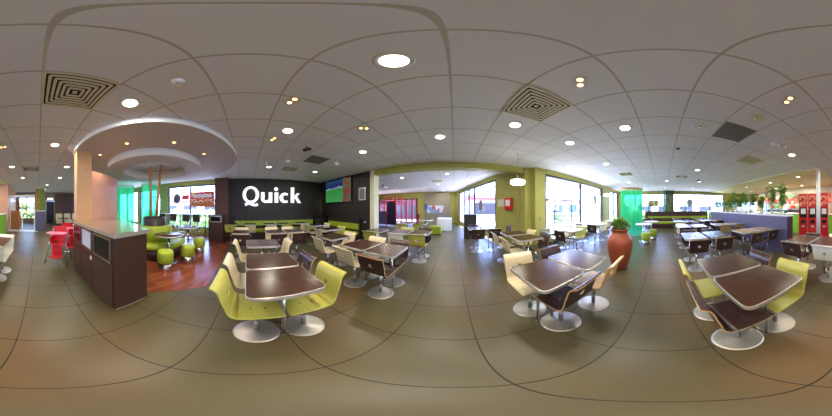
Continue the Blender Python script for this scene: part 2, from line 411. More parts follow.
window('window_1', 'x', WX-.1, -4.34, -1.52, .33, 2.62, [-2.94], 'large window behind the bar stools')
window('door_1', 'x', WX-.1, -6.75, -4.92, 0.0, 2.6, [-5.85], 'glazed entrance door between the green veils', trans=[(-6.75, -4.92, 2.1)])
window('window_2', 'x', WX-.1, -9.4, -6.95, .33, 2.6, [-8.2], 'window at the pink panel side')
window('window_3', 'y', TY+.08, 3.07, 7.75, .33, 2.68, [5.35], 'wide two pane terrace window')
window('window_4', 'y', TY+.08, 8.95, 10.9, .33, 2.68, [9.9], 'narrower terrace window beside the green veil', trans=[(8.95, 10.9, 2.2)])
window('window_5', 'x', 11.3, -5.6, 3.4, .33, 2.62, [-4.2, -2.75, -1.95, -.75, 1.2, 2.4], 'row of far windows above the brown bench', trans=[(-5.6, -.75, 2.25)])
struct('trim_5', MB().box(11.0, 11.19, -.95, -.25, 0, H), mat('mottled_green_pillar', hexc(70, 84, 56), .7, var=.5, scale=3), 'dark green mottled pillar between the far windows')
struct('trim_6', MB().box(10.95, 11.19, -.24, -.06, 0, H), mat('teal_stripe', hexc(70, 150, 130), .6), 'teal stripe beside the mottled pillar')
# annex beyond the beam
P0, P1, P2 = Vector((2.5, 4.30)), Vector((1.76, 5.45)), Vector((.12, 12.1))
def slab(mb, a, b, t, z0, z1):
    a = Vector(a); b = Vector(b); d = (b-a).normalized(); n = Vector((d.y, -d.x))*t
    mb.prism([tuple(a), tuple(b), tuple(b+n), tuple(a+n)], z0, z1)
    return mb
struct('wall_annex_lime', slab(MB(), P0, P1, .2, 0, H), M_lime, 'short olive lime wall with the red extinguisher box')
b = MB(); slab(b, P1, P2, .2, 2.66, H); slab(b, P1, P2, .2, 0, .25)
q = lambda t: P1+(P2-P1)*t
slab(b, q(.86), P2, .2, .25, 2.66)
struct('wall_annex_glazed', b, M_lime, 'slanting annex wall with tall windows')
wr = bpy.data.objects.new('window_6', None); COL.objects.link(wr); wr['kind'] = 'structure'; wr['label'] = 'tall slanting shopfront windows beyond the beam'
f = MB()
slab(f, P1, q(.86), .08, 2.58, 2.66); slab(f, P1, q(.86), .08, .25, .33)
for t in (0, .36, .50, .64, .85):
    slab(f, q(t), q(t+.012), .1, .33, 2.58)
slab(f, q(.36), q(.64), .08, 2.1, 2.16)
f.build('window_frame', M_frame, wr)
for t0, t1 in ((.012, .36), (.372, .5), (.512, .64), (.652, .85)):
    g = MB(); a = q(t0)+Vector((.03, .01)); c = q(t1)+Vector((.03, .01)); slab(g, a, c, .012, .33, 2.58); g.build('glass_pane', M_glass, wr)
AY = 12.0
wall_y('wall_annex_back', AY, AY+.25, -9, .6, [(-8.6, -3.45, 0.0, 2.28)], M_lime, 'olive lime back wall of the annex')
struct('trim_7', MB().box(-2.75, -.35, AY-.06, AY, 0, 2.78), M_taupe, 'taupe panel on the annex back wall')
struct('wall_annex_side', MB().box(-9.2, -9, 4.1, AY+.2, 0, H), M_lime, 'side wall of the annex')
struct('wall_annex_front', MB().box(-9.0, WX-.2, 4.1, 4.3, 0, H), M_lime, 'return wall of the annex')
r = bpy.data.objects.new('window_7', None); COL.objects.link(r); r['kind'] = 'structure'; r['label'] = 'red framed glazing of the annex back wall'
f = MB()
for x in (-8.55, -7.6, -7.0, -5.9, -4.55, -3.95, -3.5): f.box(x-.07, x+.07, AY-.08, AY+.02, 0, 2.28)
f.box(-8.6, -3.45, AY-.08, AY+.02, 2.18, 2.28); f.box(-8.6, -4.55, AY-.08, AY+.02, 1.82, 1.92); f.box(-8.6, -3.45, AY-.08, AY+.02, .0, .12)
f.build('window_frame', mat('dark_red_frame', hexc(122, 26, 34), .4), r)
MB().box(-8.6, -3.45, AY-.03, AY-.02, .12, 2.18).build('glass_pane', M_glass, r)

# corridor end, entrance side
wall_y('wall_corridor', -12.4, -12.2, -7, 2.3, [(-1.45, -.72, 0, 2.05), (.3, 1.85, .4, 2.4)], M_taupe, 'corridor end wall')
struct('trim_8', MB().box(-6.6, -1.5, -12.2, -12.1, 0, 2.72), M_brown, 'dark brown panelling at the corridor end')
struct('door_2', MB().box(-1.44, -.73, -12.36, -12.3, 0, 2.04), mat('dark_blue_door', hexc(34, 34, 52), .4), 'dark door at the corridor end')
window('window_8', 'y', -12.3, .3, 1.85, .4, 2.4, [1.1], 'bright window at the end of the corridor')
struct('wall_corridor_side', MB().box(2.1, 2.3, -12.3, -7.9, 0, H), M_pinkwood, 'wood clad side wall by the entrance')
struct('trim_9', MB().box(1.78, 2.3, -7.9, -7.55, 0, H), M_peach, 'peach column at the entrance corner')
# glass screen at the entrance
r = bpy.data.objects.new('trim_10', None); COL.objects.link(r); r['kind'] = 'structure'; r['label'] = 'glass screen with a white header by the entrance'
f = MB(); f.box(.22, 1.78, -8.06, -7.98, 2.08, 2.2)
for x in (.24, .98, 1.74): f.box(x-.03, x+.03, -8.05, -7.99, 0, 2.08)
f.build('screen_frame', M_wmetal, r); MB().box(.27, 1.71, -8.025, -8.015, .05, 2.07).build('glass_pane', M_glass, r)
struct('trim_11', MB().box(.05, 1.78, -8.35, -7.72, .0, .012), M_wmetal, 'pale threshold strip on the floor at the entrance')
b = MB(); b.box(-.39, .19, -9.6, -8.0, .0, 1.2, 0).box(-.42, .22, -9.63, -7.97, 1.2, 1.24, 1)
struct('trim_12', b, [M_navy, M_wmetal], 'navy low wall end at the corridor')
# serving zone walls
struct('wall_kitchen', MB().box(2.3, 11.45, -8.4, -8.2, 0, H), mat('kitchen_wall', hexc(200, 192, 170), .6), 'wall behind the serving counter')
struct('wall_kitchen_end', MB().box(11.2, 11.45, -8.2, -6.5, 0, H), M_lime, 'end wall of the serving zone')
struct('trim_13', MB().box(1.74, 1.86, -4.36, -4.24, 0, H-.05) if False else MB().cyl((1.8, -4.33, 0), (1.8, -4.33, H-.05), .075, n=24), M_wmetal, 'round white column by the red kiosks')
# pink panels behind the waste counter
struct('trim_14', MB().box(-1.17, -.83, -3.0, -2.76, 0, 2.748), M_pinkwood, 'pale wood pillar rising to the ceiling disc')
b = MB(); b.prism([(-1.2, -2.86), (-2.2, -3.26), (-2.16, -3.38), (-1.2, -3.0)], 0, 2.3)
struct('trim_15', b, M_peach, 'peach panel screen behind the waste counter')

# ================================================================== OUTDOORS
struct('ground', MB().box(-60, 60, -60, 60, -.3, -.14), M_pave, 'pale pavement outside')
def hedge(x0, x1, y0, y1, h, lab):
    b = MB(); rnd = random.Random(int(x0*7+y0*3)); L = max(x1-x0, y1-y0); n = int(L/.35)
    for i in range(n):
        t = (i+.5)/n; cx = x0+(x1-x0)*t if x1-x0 > y1-y0 else (x0+x1)/2; cy = y0+(y1-y0)*t if y1-y0 >= x1-x0 else (y0+y1)/2
        for k in range(3):
            rr = .35+rnd.random()*.12
            v = bmesh.ops.create_icosphere(b.bm, subdivisions=2, radius=rr, matrix=Matrix.Translation((cx+rnd.uniform(-.1, .1), cy+rnd.uniform(-.1, .1), -.14+(k+.5)*h/3)))['verts']
            for w in v: w.co += Vector((rnd.uniform(-.05, .05),)*3)
    o = b.build('hedge', M_hedge); tag(o, lab, 'hedge', kind='stuff'); return o
hedge(-10.6, -9.8, -9.5, -.5, 1.2, 'clipped green hedge outside the window behind the bar stools')
hedge(3.5, 12, 9.8, 10.5, .7, 'green hedge beyond the terrace')
hedge(-.5, 3.0, -14.8, -14.1, 2.2, 'green hedge outside the bright window of the corridor end')
hedge(13.6, 14.4, -6, 4, 1.0, 'green hedge outside the far windows')
M_wine = mat('wine_render', hexc(76, 22, 34), .7, var=.2)
def building(x0, x1, y0, y1, h, side, lab, red=True, bm_=None):
    t = thing('street_building', lab, 'building', ((x0+x1)/2, (y0+y1)/2, -.14))
    cx, cy = (x0+x1)/2, (y0+y1)/2; hx, hy = (x1-x0)/2, (y1-y0)/2
    MB().box(-hx, hx, -hy, hy, 0, h).build('wall_body', bm_ or M_bld, t)
    if red: MB().box(-hx-.2, hx+.2, -hy-.2, hy+.2, h-.7, h-.3).build('fascia', M_bldred, t)
    MB().box(-hx-.1, hx+.1, -hy-.1, hy+.1, h, h+.2).build('roof_edge', M_wmetal, t)
    n = 5
    for i in range(n):
        s = -1+2*(i+.5)/n
        g = MB()
        if side == '-y': g.box(s*hx-hx*.13, s*hx+hx*.13, -hy-.04, -hy+.02, .6, h-1.1)
        elif side == '+x': g.box(hx-.02, hx+.04, s*hy-hy*.13, s*hy+hy*.13, .6, h-1.1)
        else: g.box(-hx-.04, -hx+.02, s*hy-hy*.13, s*hy+hy*.13, .6, h-1.1)
        g.build('shop_window', M_frame, t)
building(2, 26, 19, 27, 3.4, '-y', 'pale low building with red fascia across the terrace')
building(-32, -22, -16, 4, 3.2, '+x', 'pale low building with red band seen past the bar stools')
building(-12, -2.6, 17, 22, 3.0, '-y', 'wine red low building added to darken the view behind the annex glazing', False, M_wine)  # added outside to cut the brightness behind the annex glazing
building(24, 32, -10, 9, 3.0, '-x', 'pale building across the street beyond the far bench', False)
# terrace steel frames
t = thing('terrace_pergola', 'open grey metal frame standing on the terrace outside', 'pergola', (5.0, 6.2, -.14))
for x in (-1.4, 0.1, 1.6):
    for y in (-.8, .8): MB().box(x-.03, x+.03, y-.03, y+.03, 0, 2.0).build('post', M_frame, t)
b = MB(); b.box(-1.43, 1.63, -.83, -.77, 2.0, 2.06).box(-1.43, 1.63, .77, .83, 2.0, 2.06)
for x in (-1.4, 0.1, 1.6): b.box(x-.03, x+.03, -.77, .77, 2.0, 2.06)
b.build('top_frame', M_frame, t)
def slope(xc, yc, label):
    pass
struct('trim_16', MB().box(2.7, 11.4, 4.0, 5.3, 2.72, 2.8), mat('canopy_grey', hexc(120, 124, 140), .6), 'grey canopy edge over the terrace windows')

# ================================================================== CEILING FITTINGS
def down_proto():
    t = thing('ceiling_downlight', 'x', 'ceiling light')
    b = MB(); b.lathe([(.085, -.004), (.118, -.006), (.122, 0), (.085, 0)], 28, closed=True); b.build('trim_ring', M_wmetal, t)
    MB().lathe([(0, -.003), (.085, -.003), (.085, -.001), (0, -.001)], 24).build('diffuser', M_lamp, t)
    return t
LD = bpy.data.lights.new('downlight', 'AREA'); LD.shape = 'DISK'; LD.size = .17; LD.energy = DOWN_W; LD.color = DOWN_C
DL = [(-.32, .65, 'ceiling', 'round downlight above the brown table row, biggest in the photo'), (-.92, -1.11, '', 'round downlight beside the square vent near the waste counter'),
 (-2.11, .68, '', 'round downlight over the third table of the sign row'), (-4.55, 2.59, '', 'round downlight by the corner of the sign and television walls'),
 (-4.5, .77, '', 'round downlight in front of the white lettering'), (-2.07, 2.5, '', 'round downlight in front of the television wall end'),
 (-.27, 2.44, '', 'round downlight between the square vent and the lime beam'), (.89, 1.81, '', 'round downlight next to the vent over the planter side tables'),
 (2.09, 1.76, '', 'round downlight over the floor before the terrace wall'), (2.03, .59, '', 'round downlight above the terracotta pot side'),
 (3.85, 1.75, '', 'round downlight between the pot and the terrace windows'), (.91, -4.47, '', 'round downlight between entrance column and white table'),
 (-.97, -4.46, '', 'round downlight above the red high chairs'), (-.35, -2.81, '', 'round downlight over the aisle beside the waste counter'),
 (.74, -6.29, '', 'round downlight before the entrance glass screen'), (-1.02, -6.25, '', 'round downlight behind the red high chairs'),
 (-.53, -8.3, '', 'round downlight over the navy low wall end'), (-.5, -10.2, '', 'round downlight close to the dark corridor door'),
 (1.93, -2.86, '', 'round downlight over the end of the navy partition'),
 (-.31, 5.55, '', 'round downlight just beyond the lime beam'), (-.99, 7.91, '', 'round downlight before the white annex counter'),
 (-2.45, 5.84, '', 'round downlight beyond the ivory pilaster'), (-4.51, 7.93, '', 'round downlight deep behind the television wall'),
 (-4.6, 10.33, '', 'round downlight before the red framed glazing'), (-2.44, 10.39, '', 'round downlight before the taupe panel'), (-.9, 11.2, '', 'round downlight touching the taupe panel end'),
 (7.06, -.24, '', 'round downlight over the aisle before the brown bench'), (7.31, 1.9, '', 'round downlight beside the green veil'), (7.0, -2.0, '', 'round downlight over the oak tables far row'),
 (4.8, -1.3, '', 'round downlight above the second white glare table pair'), (9.5, -.2, '', 'round downlight over the brown bench'), (9.5, -2.2, '', 'round downlight over the bench end')]
dp = down_proto(); first = True
LD2 = LD.copy(); LD2.energy = 34; LD2.color = (1, .94, .72)
def place_down(x, y, z, lab, group='round ceiling downlights', proto=None):
    global first
    if first: o = dp; o.location = (x, y, z); o['label'] = lab; o['group'] = group; first = False
    else: o = copy_tree(dp, (x, y, z), 0, lab, group)
    l = bpy.data.objects.new('downlight_lamp', LD if group[0] == 'r' else LD2); COL.objects.link(l); l.location = (x, y, z-.012); l.parent = None
    return o
for x, y, _, lab in DL: place_down(x, y, H, lab)
for x, y, lab in [(4.1, -7.2, 'added round downlight in the cream ceiling above the till next to the kiosks'), (6.2, -7.2, 'added round downlight in the cream ceiling above the middle tills'), (8.8, -7.0, 'added round downlight in the cream ceiling above the end of the serving counter'), (3.08, -5.06, 'round downlight in the cream ceiling behind the kiosks'), (5.0, -5.3, 'round downlight in the cream ceiling behind the planted partition'),  # lamps over the tills are added to brighten the cream ceiling
                  (7.2, -5.3, 'round downlight in the cream ceiling towards the far windows')]: place_down(x, y, H-.05, lab, 'downlights in the cream ceiling')
# small spots in the big disc
LS = bpy.data.lights.new('disc_spot', 'SPOT'); LS.energy = 60; LS.color = (1, .82, .6); LS.spot_size = 1.7; LS.spot_blend = .8; LS.shadow_soft_size = .04
first_s = None
for i, (px_, py_, lab) in enumerate([(127, 143.5, 'small recessed spot in the disc above the pale pillar'), (174, 142.5, 'small warm recessed spot in the disc facing the bar stools'),
                                (100, 155, 'small recessed spot in the disc over the peach panel'), (204, 154, 'small recessed spot in the disc near the brown column')]):
    phi = (px_-454.5)/832*2*PI; el = (208-py_)/416*PI; d = (2.75-EYE)/math.tan(el); X, Y = d*math.sin(phi), d*math.cos(phi)
    if first_s is None:
        t = thing('recessed_spot', lab, 'spotlight', (X, Y, 2.75), group='spots in the ceiling disc')
        MB().lathe([(.03, -.002), (.05, -.003), (.052, 0), (.03, 0)], 20, closed=True).build('trim_ring', M_wmetal, t)
        MB().lathe([(0, -.002), (.03, -.002), (.03, -.0005), (0, -.0005)], 16).build('bulb', M_halo, t); first_s = t
    else: copy_tree(first_s, (X, Y, 2.75), 0, lab)
    l = bpy.data.objects.new('disc_spot_lamp', LS); COL.objects.link(l); l.location = (X, Y, 2.74)
# halogen pairs
LH = bpy.data.lights.new('halogen', 'SPOT'); LH.energy = SPOT_W; LH.color = SPOT_C; LH.spot_size = 2.2; LH.spot_blend = .9; LH.shadow_soft_size = .05
hp = None
for x, y, a, lab in [(-1.31, .47, .3, 'twin orange halogen fitting above the brown table row'), (-1.34, 1.64, .8, 'twin orange halogen fitting above the wenge table with dark chairs'),
                  (.85, .61, .6, 'twin orange halogen fitting above the window glare table pair'), (.8, -1.12, -.5, 'twin orange halogen fitting above the twin tables by the aisle'),
                  (.78, -2.84, 0, 'twin orange halogen fitting above the white chair table'), (-2.49, .51, .4, 'twin orange halogen fitting above the third sign row table')]:
    if hp is None:
        t = thing('halogen_twin_spot', lab, 'spotlight', (x, y, H), a, 'twin halogen fittings')
        MB().box(-.1, .1, -.055, .055, -.006, 0, bevel=.002).build('plate', M_alu, t)
        for sx in (-.045, .045):
            MB().lathe([(0, -.012), (.022, -.010), (.026, -.006), (0, -.006)], 16, (sx, 0, 0)).build('bulb', M_halo, t)
        hp = t
    else: copy_tree(hp, (x, y, H), a, lab)
    l = bpy.data.objects.new('halogen_lamp', LH); COL.objects.link(l); l.location = (x, y, H-.02)
# square vents
def vent(x, y, s, lab, n=6):
    t = thing('ceiling_vent', lab, 'air vent', (x, y, H), group='square ceiling vents')
    MB().box(-s/2, s/2, -s/2, s/2, -.004, 0).build('backing', M_dark, t)
    for k in range(n):
        o = s/2-k*s/2/n*.93; w = s*.046; b = MB()
        for sg in (-1, 1):
            b.box(-o, o, sg*o-w/2, sg*o+w/2, -.014, -.004); b.box(sg*o-w/2, sg*o+w/2, -o, o, -.0135, -.004)
        b.build('frame' if k == 0 else 'louvre', M_grille, t)
    MB().box(-s*.04, s*.04, -s*.04, s*.04, -.012, -.004).build('centre_plate', M_grille, t)
    return t
vent(.87, 1.23, .58, 'square slatted ceiling vent over the planter side tables')
vent(-.33, -1.17, .58, 'square slatted ceiling vent beside the waste counter downlight')
vent(.27, -4.77, .55, 'square slatted ceiling vent over the entrance aisle', 4)
vent(3.07, -2.37, .58, 'square ceiling vent with a rusty corner over the oak table', 5)
vent(-4.53, 1.53, .5, 'small dark vent near the sign wall ceiling edge', 4)
vent(5.97, -.87, .5, 'flat dark vent over the far aisle tables', 4)
vent(5.37, 1.53, .5, 'flat dark vent near the green veil', 4)
vent(-.93, 6.93, .5, 'flat dark vent in the annex ceiling', 4)
def panel(x, y, m, lab):
    o = MB().box(-.285, .285, -.285, .285, -.006, 0).build('ceiling_panel', m); o.location = (x, y, H); tag(o, lab, 'ceiling panel', 'odd coloured ceiling panels'); return o
panel(1.97, -1.17, M_greypanel, 'dark grey square ceiling panel next to the unlit round fitting')
panel(-3.33, 1.83+.1, M_greypanel, 'dark grey square ceiling panel before the television wall')
M_pale = mat('pale_ceiling_panel', hexc(236, 236, 240), .6)  # plain near-white panel colour
panel(4.47, 1.23, M_pale, 'pale square ceiling panel closest to the terrace')
panel(4.47, .63, M_pale, 'pale square ceiling panel next to its pale twin')
def knob(name, x, y, r, h, lab, cat, m=M_wmetal, z=H):
    t = thing(name, lab, cat, (x, y, z))
    MB().lathe([(0, -h), (r*.7, -h), (r, -h*.5), (r*1.05, 0), (0, 0)], 24).build('housing', m, t)
    MB().lathe([(0, -h-.006), (r*.25, -h-.004), (r*.3, -h), (0, -h)], 16).build('sensor_lens', M_chrome, t)
knob('smoke_detector', -.9, -.51, .055, .045, 'white domed smoke detector above the waste counter aisle', 'smoke detector')
knob('ceiling_speaker', 1.37, -1.17, .11, .012, 'round beige ceiling speaker by the dark grey panel', 'speaker', M_grille)
knob('unlit_downlight', 1.97, -.57, .13, .012, 'unlit round white fitting beside the dark grey panel', 'ceiling light', M_wmetal)
knob('smoke_detector', 3.0, -.35, .05, .03, 'small dark smoke detector over the far aisle', 'smoke detector', M_greypanel)
def camera_dome(x, y, lab, rz):
    t = thing('surveillance_camera', lab, 'security camera', (x, y, H), rz)
    MB().cyl((0, 0, -.05), (0, 0, 0), .02).build('mount', M_frame, t)
    MB().box(-.09, .09, -.03, .03, -.11, -.05, bevel=.008).build('housing', M_frame, t)
    MB().cyl((.09, 0, -.08), (.105, 0, -.08), .022).build('lens', M_blackglass, t)
camera_dome(-2.63, 1.29, 'small dark security camera on the ceiling before the sign', .6)
camera_dome(6.4, -1.8, 'small dark security camera on the ceiling by the far aisle', 2)
camera_dome(-4.2, 7.0, 'small dark security camera on the annex ceiling', 2)
def projector(x, y, lab, rz):
    t = thing('track_projector', lab, 'spotlight', (x, y, H), rz, 'white ceiling projector lamps')
    MB().cyl((0, 0, -.06), (0, 0, 0), .03).build('mount', M_wmetal, t)
    MB().cyl((-.07, 0, -.10), (.07, 0, -.06), .04, .05).build('lamp_head', M_wmetal, t)
projector(1.75, -2.0, 'white projector lamp by the rusty vent', .5); projector(1.6, -2.1, 'white projector lamp beside the darker grey panel row', 2.1)
projector(-3.6, 1.15, 'white projector lamp aimed at the lettering', 2.2); projector(-4.0, .55, 'white projector lamp before the letter u', 1.9)
projector(-3.1, 2.5, 'white projector lamp near the television', 1.5)
# pendant lamps
pp = None
LP = bpy.data.lights.new('pendant', 'POINT'); LP.energy = 9; LP.color = (1, .95, .75); LP.shadow_soft_size = .15
for x, y, lab in [(1.55, 3.0, 'glowing drum pendant above the table by the lime pilaster'), (3.2, 2.92, 'glowing drum pendant over the first terrace window table'),
               (4.79, 2.88, 'glowing drum pendant over the second terrace window table'), (6.3, 2.8, 'glowing drum pendant over the third terrace window table')]:
    if pp is None:
        t = thing('pendant_lamp', lab, 'pendant lamp', (x, y, H), group='pendants along the terrace windows')
        MB().lathe([(0, -.03), (.03, -.03), (.04, 0), (0, 0)], 20).build('ceiling_rose', M_chrome, t)
        MB().cyl((0, 0, -.74), (0, 0, -.03), .004, n=8).build('cord', M_chrome, t)
        MB().lathe([(0, -.85), (.17, -.85), (.19, -.83), (.19, -.76), (.17, -.74), (0, -.74)], 36).build('lamp_shade', M_pend, t)
        pp = t
    else: copy_tree(pp, (x, y, H), 0, lab)
    l = bpy.data.objects.new('pendant_bulb', LP); COL.objects.link(l); l.location = (x, y, H-.92)

# ================================================================== WALL FITTINGS
# --- sign "Quick"
def letters():
    t = thing('wall_sign_lettering', 'large white letters reading Quick on the black wall', 'sign', (WX+.03, 1.3, 0))
    D = .05
    # local 2D coords (a along +Y, b = height); wall faces +X
    Mx = Matrix(((0, 0, 1, 0), (1, 0, 0, 0), (0, 1, 0, 0), (0, 0, 0, 1)))
    def poly(b, pts): b.prism(pts, 0, D, M=Mx)
    def ringp(b, cx, cy, ox, oy, ix, iy, a0=0, a1=2*PI, n=40, icx=0):
        full = abs(a1-a0-2*PI) < 1e-6
        for i in range(n):
            s, e = a0+(a1-a0)*i/n, a0+(a1-a0)*(i+1)/n
            P = lambda a, rx, ry, dx=0: (cx+dx+rx*math.cos(a), cy+ry*math.sin(a))
            poly(b, [P(s, ox, oy), P(e, ox, oy), P(e, ix, iy, icx), P(s, ix, iy, icx)])
    base = 1.66; xh = .51; st = .178
    # Q
    b = MB(); cx = -1.09; ringp(b, cx, base+.38, .40, .42, .235, .30)
    poly(b, [(cx-.30, base-.06), (cx-.22, base+.02), (cx+.0, base+.0), (cx+.20, base-.07), (cx+.33, base-.02), (cx+.36, base-.13), (cx+.25, base-.19), (cx+.10, base-.17), (cx-.1, base-.09), (cx-.26, base-.17)])
    poly(b, [(cx-.1, base-.04), (cx+.12, base-.05), (cx+.1, base+.08), (cx-.08, base+.08)])
    b.build('letter', M_sign, t)
    # u
    b = MB(); u0 = -.60; u1 = -.04
    poly(b, [(u0, base+.2), (u0+st, base+.2), (u0+st, base+xh), (u0, base+xh)]); poly(b, [(u1-st, base), (u1, base), (u1, base+xh), (u1-st, base+xh)])
    ringp(b, (u0+u1)/2-.02, base+.2, .26, .215, .105, .09, PI, 2*PI, 20); b.build('letter', M_sign, t)
    # i
    b = MB(); i0 = .07
    poly(b, [(i0, base), (i0+st+.01, base), (i0+st+.01, base+xh), (i0, base+xh)])
    poly(b, [(i0+.08+.1*math.cos(2*PI*k/20), base+xh+.17+.1*math.sin(2*PI*k/20)) for k in range(20)]); b.build('letter', M_sign, t)
    # c
    b = MB(); ringp(b, .60, base+.25, .275, .262, .125, .14, math.radians(52), math.radians(308), 36, icx=.03); b.build('letter', M_sign, t)
    # k
    b = MB(); k0 = .92
    poly(b, [(k0, base), (k0+st, base), (k0+st, base+.80), (k0, base+.80)])
    poly(b, [(k0+st, base+.20), (k0+st+.02, base+.20), (k0+.50, base+xh), (k0+.33, base+xh), (k0+st, base+.33)])
    poly(b, [(k0+.20, base+.30), (k0+.31, base+.36), (k0+.56, base), (k0+.38, base)]); b.build('letter', M_sign, t)
    return t
letters()
# --- television
t = thing('wall_television', 'large television showing a football match on the black wall', 'television', (-4.95, 4.08, 0))
MB().box(-.97, .97, -.05, 0, 1.66, 2.80, bevel=.01).build('housing', M_blackglass, t)
m = bpy.data.materials.new('football_screen'); m.use_nodes = True; tt = m.node_tree; bb = tt.nodes['Principled BSDF']
tc = tt.nodes.new('ShaderNodeTexCoord'); sx = tt.nodes.new('ShaderNodeSeparateXYZ'); tt.links.new(tc.outputs['Object'], sx.inputs[0])
cr = tt.nodes.new('ShaderNodeValToRGB'); cr.color_ramp.interpolation = 'LINEAR'
nz = tt.nodes.new('ShaderNodeTexNoise'); nz.inputs['Scale'].default_value = 3; tt.links.new(tc.outputs['Object'], nz.inputs['Vector'])
f_ = math_node(tt, 'ADD', math_node(tt, 'SUBTRACT', sx.outputs['Z'], 1.7), math_node(tt, 'MULTIPLY', math_node(tt, 'SUBTRACT', nz.outputs['Fac'], .5), .25))
tt.links.new(f_, cr.inputs[0])
el = cr.color_ramp.elements; el[0].position = 0; el[0].color = (.06, .30, .09, 1); el[1].position = .62; el[1].color = (.03, .24, .05, 1)
for p, c in ((.66, (.3, .36, .5, 1)), (.72, (.015, .02, .12, 1)), (.98, (.02, .05, .12, 1))): e = el.new(p); e.color = c
mixr = tt.nodes.new('ShaderNodeMixRGB'); vor = tt.nodes.new('ShaderNodeTexNoise'); vor.inputs['Scale'].default_value = 9; tt.links.new(tc.outputs['Object'], vor.inputs['Vector'])
cr2 = tt.nodes.new('ShaderNodeValToRGB'); tt.links.new(vor.outputs['Fac'], cr2.inputs[0]); cr2.color_ramp.elements[0].position = .42; cr2.color_ramp.elements[0].color = (.04, .16, .08, 1); cr2.color_ramp.elements[1].position = .55; cr2.color_ramp.elements[1].color = (.22, .04, .035, 1)
tt.links.new(math_node(tt, 'GREATER_THAN', sx.outputs['X'], .42), mixr.inputs[0]); tt.links.new(cr.outputs[0], mixr.inputs[1]); tt.links.new(cr2.outputs[0], mixr.inputs[2])
bb.inputs['Base Color'].default_value = (0, 0, 0, 1); bb.inputs['Specular IOR Level'].default_value = .1; tt.links.new(mixr.outputs[0], bb.inputs['Emission Color']); bb.inputs['Emission Strength'].default_value = .6
MB().box(-.94, .94, -.054, -.0505, 1.69, 2.77).build('screen', m, t)
t = thing('wall_notice_frame', 'grey framed notice on the black wall beside the television', 'notice', (-3.42, 4.09, 0))
MB().box(-.17, .17, -.02, 0, 1.72, 2.22, bevel=.004).build('frame', M_alu, t); MB().box(-.14, .14, -.023, -.0205, 1.75, 2.19).build('notice_sheet', mat('notice_print', hexc(110, 112, 120), .6, var=.5, scale=30, stretch=(1, 1, 5)), t)
o = MB().cyl((-3.28, 4.08, .84), (-3.28, 4.099, .84), .045, n=20).build('wall_button', M_alu); tag(o, 'round pale button low on the black wall beside the notice', 'button')
# --- extinguisher box and notice on lime wall
d = (P1-P0).normalized(); ang = math.atan2(d.y, d.x)
def on_lime(name, label, cat, tt_):
    p = P0+(P1-P0)*tt_; return thing(name, label, cat, (p.x, p.y, 0), ang)
t = on_lime('extinguisher_box', 'red fire equipment box on the olive lime wall', 'fire box', .47)
MB().box(-.15, .15, .0, .16, 1.33, 1.80, bevel=.015).build('box', M_red, t); MB().box(-.1, .1, .161, .166, 1.48, 1.72).build('door_label', M_wmetal, t)
t = on_lime('safety_notice', 'white safety notice between the red box and the shopfront', 'notice', .80)
MB().box(-.16, .16, .0, .012, 1.46, 1.76).build('notice_sheet', mat('notice_white', hexc(206, 206, 190), .6, var=.3, scale=30), t)
o = MB().box(2.78, 2.86, TY-.02, TY, .95, 1.05, bevel=.005).build('wall_socket', M_taupe); tag(o, 'small grey wall socket on the lime wall beside the pilaster', 'socket')
# window decals and posters
def decal_disc(axis, pos, a, z, r, m, lab):
    b = MB(); pts = [(r*.8*math.cos(2*PI*i/32), r*math.sin(2*PI*i/32)) for i in range(32)]; b.prism(pts, 0, .004)
    t = thing('window_emblem', lab, 'window sticker', (pos, a, z) if axis == 'x' else (a, pos, z)); o = b.build('round_film', m, t)
    b2 = MB(); pts = [(r*.5*math.cos(2*PI*i/32), r*.62*math.sin(2*PI*i/32)) for i in range(32)]; b2.prism(pts, .0045, .007); o2 = b2.build('inner_mark', mat('emblem_dark', hexc(96, 100, 106), .5), t)
    for q_ in (o, o2): q_.rotation_euler = (PI/2, 0, PI/2) if axis == 'x' else (PI/2, 0, 0)
    return t
M_emb = mat('emblem_grey', hexc(124, 128, 134), .5, var=.1)
decal_disc('x', WX-.08, -3.78, 1.93, .30, M_emb, 'round grey emblem sticker on the window behind the bar stools')
decal_disc('x', 11.27, -2.35, 1.85, .34, M_emb, 'round grey emblem sticker on the far windows')
p = q(.22); t = decal_disc('y', 0, 0, 0, .30, mat('emblem_redgrey', hexc(120, 84, 84), .5, var=.2), 'round reddish emblem sticker on the annex shopfront'); t.location = (p.x-.02, p.y, 1.55); t.rotation_euler = (0, 0, math.atan2((P2-P1).y, (P2-P1).x))
# red arrow mark + poster
t = thing('window_poster', 'red and orange promotional poster hanging in the window', 'poster', (WX-.03, -2.55, 0))
MB().box(-.012, 0, -.35, .95, 1.45, 2.25).build('poster_sheet', patch_mat('poster_print', [hexc(226, 60, 50), hexc(250, 240, 220), hexc(240, 150, 50), hexc(210, 40, 40)], 5, stretch=(1, 2, 4)), t)
MB().box(.001, .005, -.30, .90, 1.50, 1.70).build('poster_band', mat('poster_orange', hexc(196, 120, 60), .5, var=.4, scale=20), t)
MB().box(.001, .005, -.2, .8, 1.95, 2.12).build('poster_headline', mat('poster_white', hexc(245, 240, 240), .5, var=.1), t)
o = MB().box(WX-.06, WX-.05, -3.45, -3.0, 1.86, 2.12).build('window_arrow', mat('arrow_red', hexc(226, 60, 60), .5)); tag(o, 'red strip sticker beside the round grey emblem', 'window sticker')
o = MB().box(6.5, 6.95, TY+.0, TY+.01, 1.62, 2.12).build('hanging_poster', patch_mat('poster_green', [hexc(120, 140, 90), hexc(190, 200, 170), hexc(100, 110, 90)], 6)); tag(o, 'small greenish poster hanging in the terrace window', 'poster')
